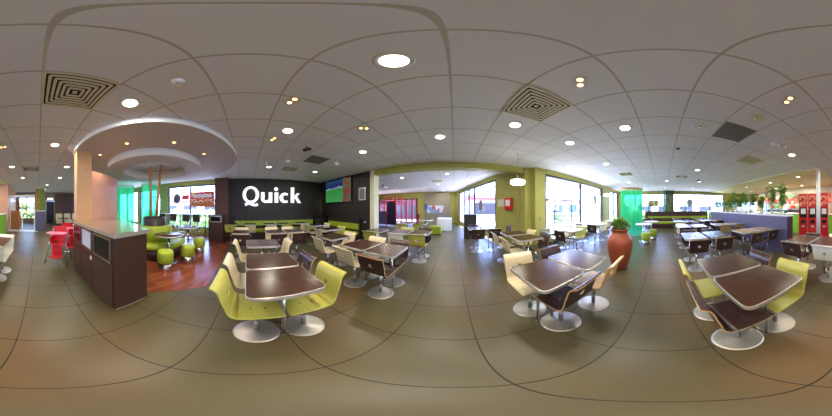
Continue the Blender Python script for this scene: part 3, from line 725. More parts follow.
o = MB().box(11.2, 11.21, .35, 1.15, 1.5, 2.05).build('hanging_poster', patch_mat('poster_olive', [hexc(120, 120, 80), hexc(200, 190, 150), hexc(150, 140, 90)], 6)); tag(o, 'olive poster in the far windows above the bench', 'poster')

# ================================================================== BENCHES
def bench(name, x0, y0, L, rz, label, hb=.80, seat=True, top=M_darkvinyl, back_h=None):
    t = thing(name, label, 'bench', (x0, y0, 0), rz)
    MB().box(0, L, 0, .48, .0, .34).build('plinth', M_darkvinyl, t)
    MB().box(0, L, 0, .50, .34, .46, bevel=.02).build('seat_cushion', M_limevinyl, t)
    MB().box(0, L, -.12, -.0, 0, hb+.02).build('back_panel', top, t)
    return t
# bench under the sign (backrest strip lime z .55-.78)
t = thing('wall_bench', 'long lime and black bench under the white lettering', 'bench', (WX+.004, -.55, 0))
MB().box(0, .62, 0, 4.0, .0, .32).build('plinth', M_darkvinyl, t); MB().box(.12, .64, 0, 4.0, .32, .44, bevel=.02).build('seat_cushion', M_limevinyl, t)
MB().box(.0, .12, 0, 4.0, .33, 1.0).build('back_panel', M_black, t); MB().box(.121, .17, .0, 4.0, .56, .79, bevel=.015).build('backrest_cushion', M_limevinyl, t)
t = thing('wall_bench', 'lime and black bench below the television', 'bench', (-5.55, 4.096, 0))
MB().box(0, 2.05, -.62, 0, .0, .32).build('plinth', M_darkvinyl, t); MB().box(0, 2.05, -.64, -.12, .32, .44, bevel=.02).build('seat_cushion', M_limevinyl, t)
MB().box(0, 2.05, -.12, 0, .33, 1.0).build('back_panel', M_black, t); MB().box(0, 2.05, -.17, -.121, .52, .76, bevel=.015).build('backrest_cushion', M_limevinyl, t)
t = thing('island_bench', 'brown high backed bench with a lime cushion before the far windows', 'bench', (9.45, -3.35, 0))
MB().box(.0, .12, 0, 4.6, .0, 1.17, bevel=.01).build('back_panel', M_darkvinyl, t); MB().box(-.5, -.001, 0, 4.4, 0, .32).build('plinth', M_darkvinyl, t)
MB().box(-.52, -.001, 0.0, 4.4, .32, .45, bevel=.02).build('seat_cushion', M_limevinyl, t); MB().box(-.06, -.001, .1, 4.4, .68, .82, bevel=.01).build('backrest_cushion', M_limevinyl, t)
# planter box with branches in the corner
t = thing('corner_planter', 'black planter with bare branches in the corner of the black walls', 'planter', (-6.05, 3.78, 0))
MB().box(-.3, .3, -.28, .28, 0, 1.0, bevel=.01).build('box', M_blackglass, t)
for k in range(11):
    a = random.uniform(0, 2*PI); tl = random.uniform(.7, 1.35); rx = random.uniform(.03, .22)
    MB().tube([(rx*math.cos(a)*.6, rx*math.sin(a)*.6, .98), (rx*math.cos(a), rx*math.sin(a), 1+tl*.5), (rx*1.3*math.cos(a+.3), rx*1.2*math.sin(a+.3), 1+tl)], [.009, .007, .003], 6).build('branch', mat('branch_olive', hexc(96, 96, 56), .7, var=.2), t)

# ================================================================== WASTE COUNTER
t = thing('waste_counter', 'dark wenge waste counter with stone top and flap doors', 'counter', (-.77, -1.18, 0))
body = [(0, 0), (0, -1.57), (-.40, -1.57), (-1.43, -2.02), (-.49, 0)]
inn = [(-.03, -.02), (-.03, -1.55), (-.40, -1.55), (-1.38, -1.98), (-.48, -.02)]
MB().prism([(x, y) for x, y in body], .05, 1.08).build('body', M_wenge, t)
MB().prism(inn, 0, .05).build('plinth', M_alu, t)
MB().prism([(.03, .03), (.03, -1.575), (-.40, -1.575), (-1.44, -2.03), (-.51, .03)], 1.08, 1.12).build('countertop', [M_counter], t)
MB().prism([(.035, .035), (.035, -1.575), (.031, -1.575), (.031, .031), (-.51, .031), (-.512, .035)], 1.075, 1.122).build('edge_trim', M_alu, t)
for k, (y0, y1, pm) in enumerate([(-.54, -.03, M_blackglass), (-1.05, -.56, M_paleglass), (-1.55, -1.07, M_blackglass)]):
    dd = MB().box(.001, .022, y0, y1, .08, .72).build('door', M_wenge, t)
    MB().tube([(.022, y0+.20, .60), (.045, y0+.17, .60), (.045, y0+.11, .60), (.022, y0+.08, .60)], .007).build('handle', M_chrome, dd)
    ff = MB(); ff.box(.001, .03, y0+.02, y1-.02, .74, .77).box(.001, .03, y0+.02, y1-.02, 1.03, 1.06).box(.001, .03, y0+.02, y0+.05, .77, 1.03).box(.001, .03, y1-.05, y1-.02, .77, 1.03)
    fo = ff.build('flap_frame', M_chrome, t); MB().box(.005, .018, y0+.05, y1-.05, .77, 1.03).build('flap', pm, fo)
o = MB().cyl((-.745, -1.78, .64), (-.739, -1.78, .64), .035, n=20).build('door_sticker', M_wmetal); o.parent = t; o.location = (.77, 1.18, 0)
t = thing('waste_cabinet', 'dark waste cabinet with silver framed flap beside the brown column', 'cabinet', (-5.55, -1.25, 0), 0)
MB().box(-.3, .3, -.3, .3, 0, 1.12, bevel=.008).build('body', M_wenge, t)
ff = MB(); ff.box(.301, .32, -.24, .24, .82, .85).box(.301, .32, -.24, .24, 1.05, 1.08).box(.301, .32, -.24, -.21, .85, 1.05).box(.301, .32, .21, .24, .85, 1.05)
fo = ff.build('flap_frame', M_alu, t); MB().box(.301, .31, -.21, .21, .85, 1.05).build('flap', M_blackglass, fo)
MB().box(.301, .315, -.26, .26, .06, .78).build('door', M_wenge, t)
t = thing('waste_cabinet', 'black waste cabinet with a pale side before the annex shopfront', 'cabinet', (.75, 6.1, 0), -.2)
MB().box(-.28, .28, -.25, .25, 0, 1.12, bevel=.01).build('body', mat('charcoal_panel', hexc(52, 50, 56), .4), t); MB().box(-.30, -.281, -.25, .25, 0, 1.14).build('side_panel', M_wmetal, t)

# ================================================================== GREEN ISLAND under the disc
t = thing('round_planter', 'tall round black planter with two wooden poles under the disc', 'planter', (DC[0], DC[1], .004))
MB().lathe([(0, 0), (.36, 0), (.36, 1.1), (.33, 1.12), (.30, 1.10), (.30, 1.0), (0, 1.0)], 48).build('drum', mat('black_drum', hexc(34, 28, 34), .35), t)
MB().cyl((.077, -.092, 1.0), (.077, -.092, 2.76), .042, .036, n=14).build('pole', M_bark, t); MB().cyl((-.03, .04, 1.0), (-.128, .154, 2.82), .048, .04, n=14).build('pole', M_bark, t)
ad = math.atan2(-DC[1], -DC[0])       # towards the camera
t = thing('curved_sofa', 'lime green curved sofa wrapped round the black planter', 'sofa', (DC[0], DC[1], .004))
a0, a1 = ad-1.75, ad+1.45
MB().lathe([(.47, .04), (.92, .04), (.92, .30), (.47, .30)], 40, a0=a0, a1=a1, closed=True).build('plinth', M_darkvinyl, t)
MB().lathe([(.56, .30), (.95, .30), (.97, .33), (.97, .41), (.94, .44), (.56, .44)], 40, a0=a0, a1=a1, closed=True).build('seat_cushion', M_limevinyl, t)
MB().lathe([(.44, .30), (.555, .30), (.555, .84), (.53, .88), (.46, .88), (.44, .84)], 40, a0=a0, a1=a1, closed=True).build('backrest', M_limevinyl, t)
def round_table(x, y, r, z, lab, m=M_darktop, group=None):
    t = thing('round_table', lab, 'table', (x, y, z), group=group)
    MB().lathe([(0, .715), (r-.005, .715), (r-.005, .742), (0, .742)], 40).build('tabletop', m, t)
    MB().lathe([(r-.005, .713), (r+.004, .715), (r+.004, .741), (r-.005, .743)], 40, closed=True).build('edge_trim', M_alu, t)
    MB().cyl((0, 0, .012), (0, 0, .715), .03, n=20).build('pedestal', M_chrome, t)
    MB().lathe([(0, .02), (.05, .018), (.2, .008), (.21, 0), (0, 0)], 32).build('base', M_chrome, t)
    return t
round_table(-2.72, -1.80, .36, .004, 'round dark table in front of the lime curved sofa')
round_table(-4.15, -1.95, .36, .004, 'round dark table beyond the lime sofa towards the bar stools')
def pouf(x, y, z, lab, group):
    t = thing('drum_stool', lab, 'stool', (x, y, z), group=group)
    MB().lathe([(0, 0), (.145, 0), (.15, .01), (.15, .19), (0, .19)], 32).build('base', M_chrome, t)
    MB().lathe([(0, .19), (.165, .19), (.178, .21), (.178, .43), (.16, .46), (.10, .47), (0, .47)], 32).build('seat_cushion', M_limevinyl, t)
for x, y, lab in [(-2.30, -1.62, 'lime drum stool with steel base closest to the waste counter'), (-2.95, -1.40, 'lime drum stool with steel base in the middle of the plank floor'),
                  (-3.80, -1.42, 'lime drum stool with steel base towards the sign wall'), (-4.52, -2.45, 'lime drum stool behind the round tables by the bar stools')]:
    pouf(x, y, .004, lab, 'lime drum stools on the plank floor')
# bar and bar stools along the window
t = thing('window_bar', 'slim high bar shelf along the window', 'bar table', (-6.05, 0, .004))
MB().box(-.2, .2, -4.75, -1.75, 1.07, 1.10).build('bar_top', M_wmetal, t)
for y in (-4.6, -3.3, -1.95): MB().cyl((0, y, 0), (0, y, 1.07), .022, n=12).build('leg', M_frame, t)
for y, lab in [(-3.97, 'dark bar stool nearest the lime wall strip'), (-3.32, 'dark bar stool under the round emblem'), (-2.65, 'dark bar stool at the window mullion'), (-2.15, 'dark bar stool under the red poster')]:
    t = thing('bar_stool', lab, 'bar stool', (-5.55, y, .004), group='bar stools at the window bar')
    MB().lathe([(0, .02), (.04, .018), (.19, .008), (.2, 0), (0, 0)], 28).build('base', M_chrome, t)
    MB().cyl((0, 0, .015), (0, 0, .78), .022, n=14).build('pedestal', M_chrome, t)
    MB().box(-.17, .17, -.17, .17, .78, .81, bevel=.01).build('seat', M_ply['dark'], t)
    MB().box(.15, .18, -.17, .17, .81, 1.12, bevel=.01).build('backrest', M_ply['dark'], t)
    MB().tube([(-.16, -.1, .3), (-.17, 0, .3), (-.16, .1, .3)], .008).build('foot_rest', M_chrome, t)

# ================================================================== STRING VEILS
def veil(x, y, r, z0, z1, m, lab, n=64, top=M_bark):
    t = thing('string_curtain', lab, 'curtain', (x, y, 0))
    MB().lathe([(r-.03, z1), (r+.03, z1), (r+.03, z1+.09), (r-.03, z1+.09)], 48, closed=True).build('hoop', top, t)
    b = MB(); pr = []
    for i in range(n*2+1):
        a = 2*PI*i/(n*2); rr = r*(1+.02*(1 if i % 2 else -1)); pr.append((rr*math.cos(a), rr*math.sin(a)))
    for i in range(n*2):
        b.quad((*pr[i], z0), (*pr[i+1], z0), (*pr[i+1], z1), (*pr[i], z1))
    b.build('veil', m, t)
    for k in range(4):
        w = MB(); a = k*PI/2; w.cyl((r*math.cos(a), r*math.sin(a), z1+.09), (r*math.cos(a), r*math.sin(a), H-.001), .004, n=6); w.build('suspension_wire', M_chrome, t)
veil(6.85, 1.63, .56, .03, 2.33, M_veil, 'emerald green string veil hanging in a cylinder behind the pot')
veil(-4.86, -6.36, .55, .03, 2.62, M_veil2, 'pale green string veil beside the peach panel', top=M_wmetal)
veil(-5.62, -5.05, .44, .03, 2.66, M_veil2, 'pale green string veil behind the wooden poles', top=M_wmetal)
round_table(6.5, .55, .34, 0, 'white round table beside the emerald veil, further one', M_wmetal)
round_table(5.45, .78, .34, 0, 'white round table behind the terracotta pot and lime stools', M_wmetal)
pouf(4.95, .62, 0, 'lime drum stool behind the terracotta pot, front one', 'lime stools by the emerald veil'); pouf(5.75, .42, 0, 'lime drum stool behind the terracotta pot, rear one', 'lime stools by the emerald veil')

# ================================================================== TERRACOTTA POT
t = thing('planted_pot', 'tall terracotta urn planted with succulents', 'plant pot', (2.74, .92, 0))
MB().lathe([(0, 0), (.15, 0), (.17, .02), (.20, .15), (.255, .38), (.285, .56), (.285, .66), (.25, .78), (.19, .86), (.175, .89), (.20, .915), (.215, .935), (.20, .95), (.17, .94), (.16, .90), (0, .90)], 48).build('urn', M_terra, t)
b = MB(); b.lathe([(0, .915), (.165, .905)], 24); b.build('soil', M_soil, t)
for k in range(16):
    a = 2*PI*k*.382; rr = random.uniform(.03, .15); cx, cy = rr*math.cos(a), rr*math.sin(a); b = MB()
    hz = random.uniform(.97, 1.12); b.cyl((cx, cy, .91), (cx, cy, hz), .008, n=6)
    for j in range(26):
        aa = random.uniform(0, 2*PI); e = random.uniform(-.1, 1.2)
        b.leaf((cx, cy, hz-.03*random.random()), (math.cos(aa)*math.cos(e), math.sin(aa)*math.cos(e), math.sin(e)), (0, 0, 1), random.uniform(.09, .17), .026)
    b.build('succulent', M_leaf2 if k % 2 else M_leaf, t, normals=False)
for k in range(2): MB().lathe([(0, -.03), (.03, -.015), (.03, .015), (0, .03)], 12, (.19-.05*k, -.14-.04*k, .985)).build('red_flower', mat('rusty_flower', hexc(180, 70, 40), .6), t)

# ================================================================== PLANTED PARTITION
t = thing('planted_partition', 'navy low partition with pale top carrying glass and plants', 'partition', (2.26, -3.1, 0))
MB().box(.0, 5.9, -.28, 0, 0, 1.15).build('body', [M_navy], t)
MB().box(-.012, 0, -.28, .0, 0, 1.15).build('end_panel', M_plum, t)
MB().box(-.02, 5.92, -.30, .02, 1.15, 1.19, bevel=.004).build('top_cap', M_wmetal, t)
for k in range(6):
    x0 = .05+k*.97; MB().box(x0, x0+.93, -.146, -.136, 1.19, 1.62).build('glass_pane', M_glass, t)
    MB().box(x0+.93, x0+.955, -.155, -.125, 1.19, 1.64).build('glass_post', M_chrome, t)
for k in range(12):
    x = 2.6+k*.47; y = -3.32+random.uniform(-.02, .02)+.0
    hgt = random.uniform(.5, .85)
    hgt *= 1.3 if x < 4 else 1.0
    t = thing('potted_fern', 'green leafy plant on the navy partition', 'plant', (x, -3.32, 1.19), group='leafy plants along the navy partition')
    MB().lathe([(0, 0), (.04, 0), (.055, .12), (.045, .12), (.04, .1), (0, .1)], 20).build('pot', M_wmetal, t)
    b = MB(); rnd = random.Random(k)
    for s_ in range(7):
        a = rnd.uniform(0, 2*PI); rr = rnd.uniform(.05, .22); top = (rr*math.cos(a)*.85, rr*math.sin(a)*.7, hgt*rnd.uniform(.6, 1.1)); b.tube([(0, 0, .1), (top[0]*.4, top[1]*.4, top[2]*.55), top], [.006, .005, .003], 5)
        for j in range(44):
            f_ = rnd.uniform(.35, 1.05); p = (top[0]*f_, top[1]*f_, .12+(top[2]-.1)*f_); aa = rnd.uniform(0, 2*PI); e = rnd.uniform(-.5, .7)
            b.leaf(p, (math.cos(aa)*math.cos(e), math.sin(aa)*math.cos(e), math.sin(e)), (0, 0, 1), rnd.uniform(.10, .19), .03)
    b.build('foliage', M_leaf, t, normals=False)

# ================================================================== SERVING COUNTER
t = thing('serving_counter', 'lime green fronted serving counter behind the partition', 'counter', (1.75, -6.3, 0))
MB().box(0, 8.5, -.7, 0, 0, 1.06).build('front', mat('lime_front', hexc(112, 178, 48), .5, var=.08), t); MB().box(-.03, 8.53, -.75, .04, 1.06, 1.10, bevel=.005).build('worktop', M_wmetal, t)
names = [('red', hexc(196, 40, 40)), ('orange', hexc(226, 132, 60)), ('green', hexc(90, 176, 120)), ('white', hexc(232, 232, 224)), ('amber', hexc(206, 160, 90)), ('crimson', hexc(170, 30, 50))]
for k in range(6):
    x = 3.0+k*1.25; nm, c = names[k]
    t = thing('menu_board', 'lit menu board with %s panel above the serving counter' % nm, 'menu board', (x, -8.19, 0), group='lit menu boards')
    MB().box(-.55, .55, 0, .06, 1.75, 2.4, bevel=.01).build('housing', M_frame, t)
    MB().box(-.52, .52, .061, .066, 1.78, 2.37).build('screen', patch_mat('menu_%s' % nm, [c, hexc(240, 236, 220), c, hexc(120, 70, 40), hexc(220, 80, 60)], 3.5, emit=.8), t)
for k in range(4):
    x = 3.4+k*1.6
    t = thing('cash_register', ['grey till closest to the red kiosks', 'second grey till from the red kiosks', 'third grey till from the red kiosks', 'grey till farthest along the serving counter'][k], 'till', (x, -6.6, 1.10), group='tills on the serving counter')
    MB().box(-.18, .18, -.18, .18, 0, .12, bevel=.01).build('drawer', M_frame, t); MB().box(-.17, .17, -.03, .0, .15, .42, bevel=.008).build('screen_body', M_frame, t)
    MB().box(-.15, .15, .001, .004, .18, .39).build('display', emis('till_display_%d' % k, [(.3, .8, .55), (.8, .85, .9), (.3, .8, .55), (.9, .8, .6)][k], .9), t); MB().cyl((0, -.015, .12), (0, -.015, .16), .03, n=12).build('stand', M_frame, t)
t = thing('back_shelf_unit', 'steel kitchen shelf unit behind the tills', 'shelf', (5.6, -8.0, 0))
MB().box(-2.6, 2.6, -.18, .18, 0, .95).build('cabinet', M_chrome, t); MB().box(-2.6, 2.6, -.15, .15, 1.3, 1.33).build('shelf', M_chrome, t)
for x in (-2.55, 0, 2.55): MB().box(x-.02, x+.02, -.15, .15, .95, 1.3).build('upright', M_chrome, t)
for k in range(10):
    c = [hexc(220, 60, 50), hexc(240, 236, 226), hexc(230, 150, 70), hexc(90, 170, 110)][k % 4]
    o = MB().box(-.13, .13, -.1, .1, 0, .22+.03*(k % 3), bevel=.01).build('carton', mat('carton_%d' % (k % 4), c, .6)); o.location = (3.3+k*.5, -8.0, 1.331)
    tag(o, ['red', 'white', 'orange', 'green'][k % 4]+' carton on the kitchen shelf behind the tills', 'carton', 'cartons on the kitchen shelf')
# red self-order kiosks
def kiosk(x, y, rz, lab, w=.42):
    t = thing('order_kiosk', lab, 'kiosk', (x, y, 0), rz, 'red order kiosks')
    b = MB(); b.box(-w/2, w/2, -.16, .0, .05, 1.98, bevel=.012); b.build('cabinet', M_red, t)
    MB().box(-w/2-.01, w/2+.01, -.18, .01, 0, .05).build('base', M_chrome, t)
    MB().box(-w/2+.03, w/2-.03, .001, .012, 1.48, 1.9).build('top_poster', patch_mat('kiosk_poster', [hexc(206, 30, 44), hexc(226, 120, 90), hexc(150, 24, 36), hexc(226, 160, 110)], 9) if 'kiosk_poster' not in MATS else MATS['kiosk_poster'], t)
    fr = MB().box(-w/2+.05, w/2-.05, .001, .018, 1.02, 1.42, bevel=.004).build('screen_frame', M_blackglass, t)
    MB().box(-w/2+.09, w/2-.09, .0185, .022, 1.16, 1.38).build('screen', emis('kiosk_screen', (.38, .34, .30), .5) if 'kiosk_screen' not in MATS else MATS['kiosk_screen'], fr)
    MB().box(-.09, .09, .001, .045, .80, .92, bevel=.006).build('card_reader', M_blackglass, t)
    MB().box(-.06, .06, .001, .02, .62, .70).build('receipt_slot', M_alu, t)
    MB().cyl((-w/2+.02, .01, .0), (-w/2+.02, .01, 2.1), .014, n=12).build('side_post', M_pink, t)
    return t
import math as _m
for (px_, d_, lab) in [(803.3, 5.35, 'red order kiosk next to the plum end of the partition'), (812.6, 5.30, 'red order kiosk between its two twins'), (824, 5.3, 'red order kiosk behind the round white column')]:
    phi = (px_-454.5)/832*2*PI; X, Y = d_*math.sin(phi), d_*math.cos(phi); kiosk(X, Y, math.atan2(-Y, -X)-PI/2, lab, .37)

# ================================================================== CHAIRS
def ribbon(mb, prof, us, vrange, hole=None, t=.011, halfw=None):
    """bent sheet: prof = list of (y,z) ; us = column positions 0..1 sign; builds a solid sheet"""
    i0, i1 = vrange; P = prof[i0:i1+1]; N = []
    full = prof
    for i in range(i0, i1+1):
        a = Vector(full[max(0, i-1)]); b = Vector(full[min(len(full)-1, i+1)]); d = (b-a).normalized(); N.append(Vector((d.y, -d.x)))
    faces = []; grid = {}
    verts2 = []
    def vert(u, i, du=0, f=None):
        hw = halfw(i0+i); y, z = P[i]; n = N[i]
        verts2.append((Vector((u*hw, y, z)), Vector((0, n.x, n.y)))); return len(verts2)-1
    for i in range(len(P)):
        for j, u in enumerate(us): grid[i, j] = vert(u, i)
    hi = hole
    for i in range(len(P)-1):
        for j in range(len(us)-1):
            if hi and hi[0] <= i0+i < hi[0]+4 and hi[1] <= j < hi[1]+4: continue
            faces.append((grid[i, j], grid[i, j+1], grid[i+1, j+1], grid[i+1, j]))
    if hi:
        r0 = hi[0]-i0; c0 = hi[1]
        per = [(r0, c0+k) for k in range(4)]+[(r0+k, c0+4) for k in range(4)]+[(r0+4, c0+4-k) for k in range(4)]+[(r0+4-k, c0) for k in range(4)]
        ce = verts2[grid[r0+2, c0+2]][0]; nn = verts2[grid[r0+2, c0+2]][1]; circ = []
        ax = Vector((1, 0, 0)); ay = (verts2[grid[r0+4, c0+2]][0]-verts2[grid[r0, c0+2]][0]).normalized()
        for k, rc in enumerate(per):
            a = -PI*3/4+2*PI*k/16
            verts2.append((ce+ax*hi[2]*math.cos(a)+ay*hi[2]*math.sin(a), nn)); circ.append(len(verts2)-1)
        for k in range(16):
            faces.append((grid[per[k]], grid[per[(k+1) % 16]], circ[(k+1) % 16], circ[k]))
    used = set(v for f in faces for v in f)
    T = {v: mb.bm.verts.new(verts2[v][0]+verts2[v][1]*t/2) for v in used}; B = {v: mb.bm.verts.new(verts2[v][0]-verts2[v][1]*t/2) for v in used}
    cnt = {}
    for f in faces:
        a = mb.bm.faces.new([T[v] for v in f]); a.smooth = True; c = mb.bm.faces.new([B[v] for v in f[::-1]]); c.smooth = True
        for x, y in zip(f, f[1:]+f[:1]): cnt[(x, y)] = 1
    for (x, y) in list(cnt):
        if (y, x) not in cnt:
            mb.bm.faces.new((T[x], B[x], B[y], T[y])).material_index = 1
PROF = [(.185, .436), (.172, .447), (.12, .452), (.0, .449), (-.10, .446), (-.15, .449), (-.18, .462), (-.20, .486), (-.211, .52), (-.2235, .575), (-.229, .594), (-.2345, .613), (-.240, .632), (-.2455, .651), (-.256, .695), (-.266, .728), (-.281, .755), (-.303, .771), (-.330, .775)]
US = [-1, -.93, -.5, -.19, -.095, 0, .095, .19, .5, .93, 1]
def hw(i):
    base = .20
    if i == 0: return base*.93
    if i == 1: return base*.98
    if 7 <= i <= 9: return base*.97
    if i == len(PROF)-1: return base*.95
    return base
chair_meshes = {}
CH = {'seat': None}
def chair_proto(color):
    t = thing('moulded_chair', 'x', 'chair')
    b = MB(); ribbon(b, PROF, US, (0, 5), halfw=hw)
    for sx in (-.06, .06):
        for sy in (-.05, .06): b.cyl((sx, sy, .4565), (sx, sy, .459), .007, n=8, mi=2)
    b.build('seat', [M_ply[color], M_plyedge if color == 'dark' else M_ply[color], M_chrome], t)
    b = MB(); ribbon(b, PROF, US, (5, len(PROF)-1), hole=(9, 3, .032), halfw=hw); b.build('backrest', [M_ply[color], M_plyedge if color == 'dark' else M_ply[color]], t)
    b = MB(); b.cyl((0, 0, .016), (0, 0, .432), .024, n=18); b.box(-.09, .09, -.08, .09, .432, .4405); b.build('pedestal', M_chrome, t)
    MB().lathe([(0, .024), (.04, .022), (.07, .014), (.17, .007), (.188, .004), (.19, 0), (0, 0)], 40).build('base', M_disc, t)
    return t
protos = {}
CNAME = {'lime': 'lime', 'cream': 'cream', 'dark': 'dark brown', 'white': 'white', 'wood': 'birch coloured', 'oak': 'oak coloured'}
SIDE = {'-y': 'aisle side', '+y': 'beam side', '-x': 'sign wall side', '+x': 'far window side'}
used_first = set()
def chair(x, y, face, color, lab, jitter=0.0, group=None):
    rz = {'+y': 0, '-y': PI, '+x': -PI/2, '-x': PI/2}[face]+jitter if isinstance(face, str) else face
    if color not in protos:
        o = chair_proto(color); protos[color] = o; o.location = (x, y, 0); o.rotation_euler = (0, 0, rz); o['label'] = lab; o['group'] = group
        return o
    return copy_tree(protos[color], (x, y, 0), rz, lab, group)
def table_proto(sx, sy, m):
    t = thing('dining_table', 'x', 'table')
    pts = rrect(sx-.012, sy-.012, .05); MB().prism(pts, .712, .742).build('tabletop', m, t)
    o_ = rrect(sx, sy, .056); i_ = pts; b = MB(); n = len(o_)
    V = [[b.bm.verts.new((p[0], p[1], z)) for p in ps] for ps, z in ((o_, .710), (o_, .741), (i_, .743), (i_, .710))]
    for a, c in ((0, 1), (1, 2), (2, 3), (3, 0)):
        for k in range(n): b.bm.faces.new((V[a][k], V[a][(k+1) % n], V[c][(k+1) % n], V[c][k]))
    b.build('edge_trim', M_alu, t)
    ax = (.085, 0) if sy <= sx+.2 and sy > sx*.98 or sy > sx else (0, .085)
    for s_ in (-1, 1):
        b = MB(); b.cyl((ax[0]*s_, ax[1]*s_, .006), (ax[0]*s_, ax[1]*s_, .70), .014, n=14); b.cyl((ax[0]*s_, ax[1]*s_, 0), (ax[0]*s_, ax[1]*s_, .006), .021, n=14); b.build('leg', M_chrome, t)
    MB().box(-.15, .15, -.10, .10, .70, .712).build('mounting_plate', M_frame, t)
    return t
tprotos = {}
def table(x, y, sx, sy, m, phrase, chairs, axis='y', off=None, group='rectangular dining tables'):
    key = (sx, sy, m.name)
    lab = phrase[0].upper()*0 + phrase
    if key not in tprotos:
        o = table_proto(sx, sy, m); tprotos[key] = o; o.location = (x, y, 0); o['label'] = lab; o['group'] = group
    else: o = copy_tree(tprotos[key], (x, y, 0), 0, lab, group)
    for c in chairs:
        side, color, text = c[:3]; kw = c[3] if len(c) > 3 else {}
        of = kw.get('off', off or (.2 if side[1] == 'y' else .26))
        dx, dy = kw.get('d', (0, 0))
        cx, cy = x, y
        if side == '-y': cy -= of; face = '+y'
        elif side == '+y': cy += of; face = '-y'
        elif side == '-x': cx -= of; face = '+x'
        else: cx += of; face = '-x'
        chair(cx+dx, cy+dy, face, color, '%s moulded chair %s' % (CNAME[color], text), kw.get('j', 0), 'moulded plywood chairs')
D, T_ = M_darktop, M_tantop
# --- sign row
table(-1.05, .28, .50, .58, D, 'wenge table with two lime chairs, largest of the row to the sign wall', [('-y', 'lime', 'at the big wenge table, back towards the waste counter'), ('+y', 'lime', 'at the big wenge table, back towards the television wall')])
table(-1.57, .28, .50, .58, D, 'wenge table pushed against the big wenge table', [('-y', 'cream', 'second in the row towards the sign, on the waste counter side'), ('+y', 'dark', 'at the second table of the sign row, facing the waste counter')])
table(-2.43, .29, .50, .58, D, 'wenge table standing alone third in the row to the sign', [('-y', 'cream', 'edge-on, third in the sign row on the plank floor side'), ('+y', 'cream', 'edge-on, third in the sign row on the television side')])
# --- block before the sign
table(-3.64, -.15, .55, .45, D, 'wenge table under the letter Q, in the middle block', [('+x', 'dark', 'with its back to the single table under the letter Q'), ('-x', 'cream', 'on the sign side of the middle table under the letter Q')], 'x')
table(-3.62, .78, .55, .50, D, 'wenge table under the letter i, in the middle block', [('+x', 'dark', 'behind the third sign row table, under the letter i'), ('-x', 'cream', 'on the sign side of the middle table under the letter i')], 'x')
table(-3.60, 1.32, .55, .50, D, 'wenge table under the letters ck, in the middle block', [('+x', 'dark', 'with back to camera under the letter k'), ('-x', 'cream', 'on the sign side of the middle table under the letter k')], 'x')
for yy, cc, nm in [(-.62, 'lime', 'Q'), (.15, 'cream', 'u'), (.95, 'cream', 'i'), (1.55, 'lime', 'c'), (2.35, 'cream', 'k')]:
    table(-5.48, yy, .55, .50, D, 'wenge table at the wall bench below the letter '+nm, [('+x', cc, 'opposite the wall bench below the letter '+nm)], 'x')
# --- tables towards the television
table(-2.38, 1.88, .50, .56, D, 'wenge table with two cream chairs in front of the television', [('-y', 'cream', 'seen from behind in front of the television table'), ('+y', 'cream', 'facing the camera at the table before the television')])
table(-3.42, 2.50, .50, .58, D, 'glossy wenge table before the television bench', [('-y', 'cream', 'seen from behind left of the television, nearer one'), ('+y', 'lime', 'tucked between the television bench and its table')])
table(-4.45, 2.62, .50, .58, D, 'wenge table closest to the corner planter', [('-y', 'cream', 'seen from behind left of the television, farther one'), ('+y', 'cream', 'between corner planter and its table')])
# --- pair with dark chairs
table(-1.0, 1.80, .50, .58, D, 'wenge table with two dark brown chairs before the ivory pilaster', [('-y', 'dark', 'seen from behind with a pale hole, before the ivory pilaster'), ('+y', 'dark', 'facing the camera at the table before the ivory pilaster')])
table(-1.52, 1.82, .50, .58, D, 'wenge table with two cream chairs beside the dark chair table', [('-y', 'cream', 'seen from behind, beside the dark brown chair with pale hole'), ('+y', 'cream', 'showing only its rolled top beyond the cream chair table')])
# --- beam row
table(-2.15, 3.30, .50, .55, D, 'table at the foot of the ivory pilaster', [('-y', 'lime', 'seen from behind against the black wall end')])
table(-1.42, 3.40, .50, .58, D, 'table under the beam with a pale chair', [('-y', 'white', 'seen from behind under the lime beam'), ('+y', 'lime', 'facing the camera under the beam beside the pilaster')])
table(-.88, 3.42, .50, .58, D, 'dark table under the beam with a broad lime chair', [('-y', 'lime', 'seen from behind under the middle of the beam'), ('+y', 'dark', 'facing the camera under the middle of the beam')])
table(-2.05, 5.30, .55, .55, D, 'annex table beyond the ivory pilaster', [('-y', 'lime', 'seen from behind in the annex, next to the pilaster')])
table(-1.45, 5.50, .55, .55, D, 'annex table before the taupe panel', [('-y', 'lime', 'seen from behind in the annex, before the taupe panel')])
table(.70, 4.28, .50, .62, D, 'blue glaring table before the shopfront, on the aisle', [('-y', 'dark', 'seen from behind at the blue glaring table, aisle one'), ('+y', 'dark', 'facing the camera at the blue glaring table, aisle one')])
table(1.22, 4.30, .50, .62, D, 'blue glaring table before the shopfront, by the lime wall', [('-y', 'dark', 'seen from behind at the blue glaring table, lime wall one'), ('+x', 'dark', 'against the lime wall below the red box', {'off': .40})])
# --- pilaster tables
table(1.52, 2.52, .60, .50, D, 'table before the pilaster with cream and black chairs', [('-x', 'cream', 'showing its seat, closest chair to the pilaster tables'), ('+x', 'dark', 'edge-on below the wall socket')], 'x')
table(1.50, 3.12, .60, .52, D, 'table touching the lime wall by the pilaster', [('-x', 'cream', 'half hidden at the table by the lime pilaster'), ('+x', 'cream', 'under the wall socket against the lime wall')], 'x')
# --- pot pair
table(.80, .98, .50, .58, D, 'table with blue window glare beside the terracotta pot aisle', [('-y', 'dark', 'seen from behind at the glare table, on the big steel disc', {'d': (.08, .07)}), ('+y', 'cream', 'facing the camera at the glare table', {'off': .27})])
table(1.34, 1.0, .50, .62, D, 'table with window glare between its twin and the terracotta pot', [('-y', 'wood', 'edge-on beside the terracotta pot', {'d': (.05, 0)}), ('+y', 'dark', 'with only the rolled top visible beyond the glare table', {'off': .24})])
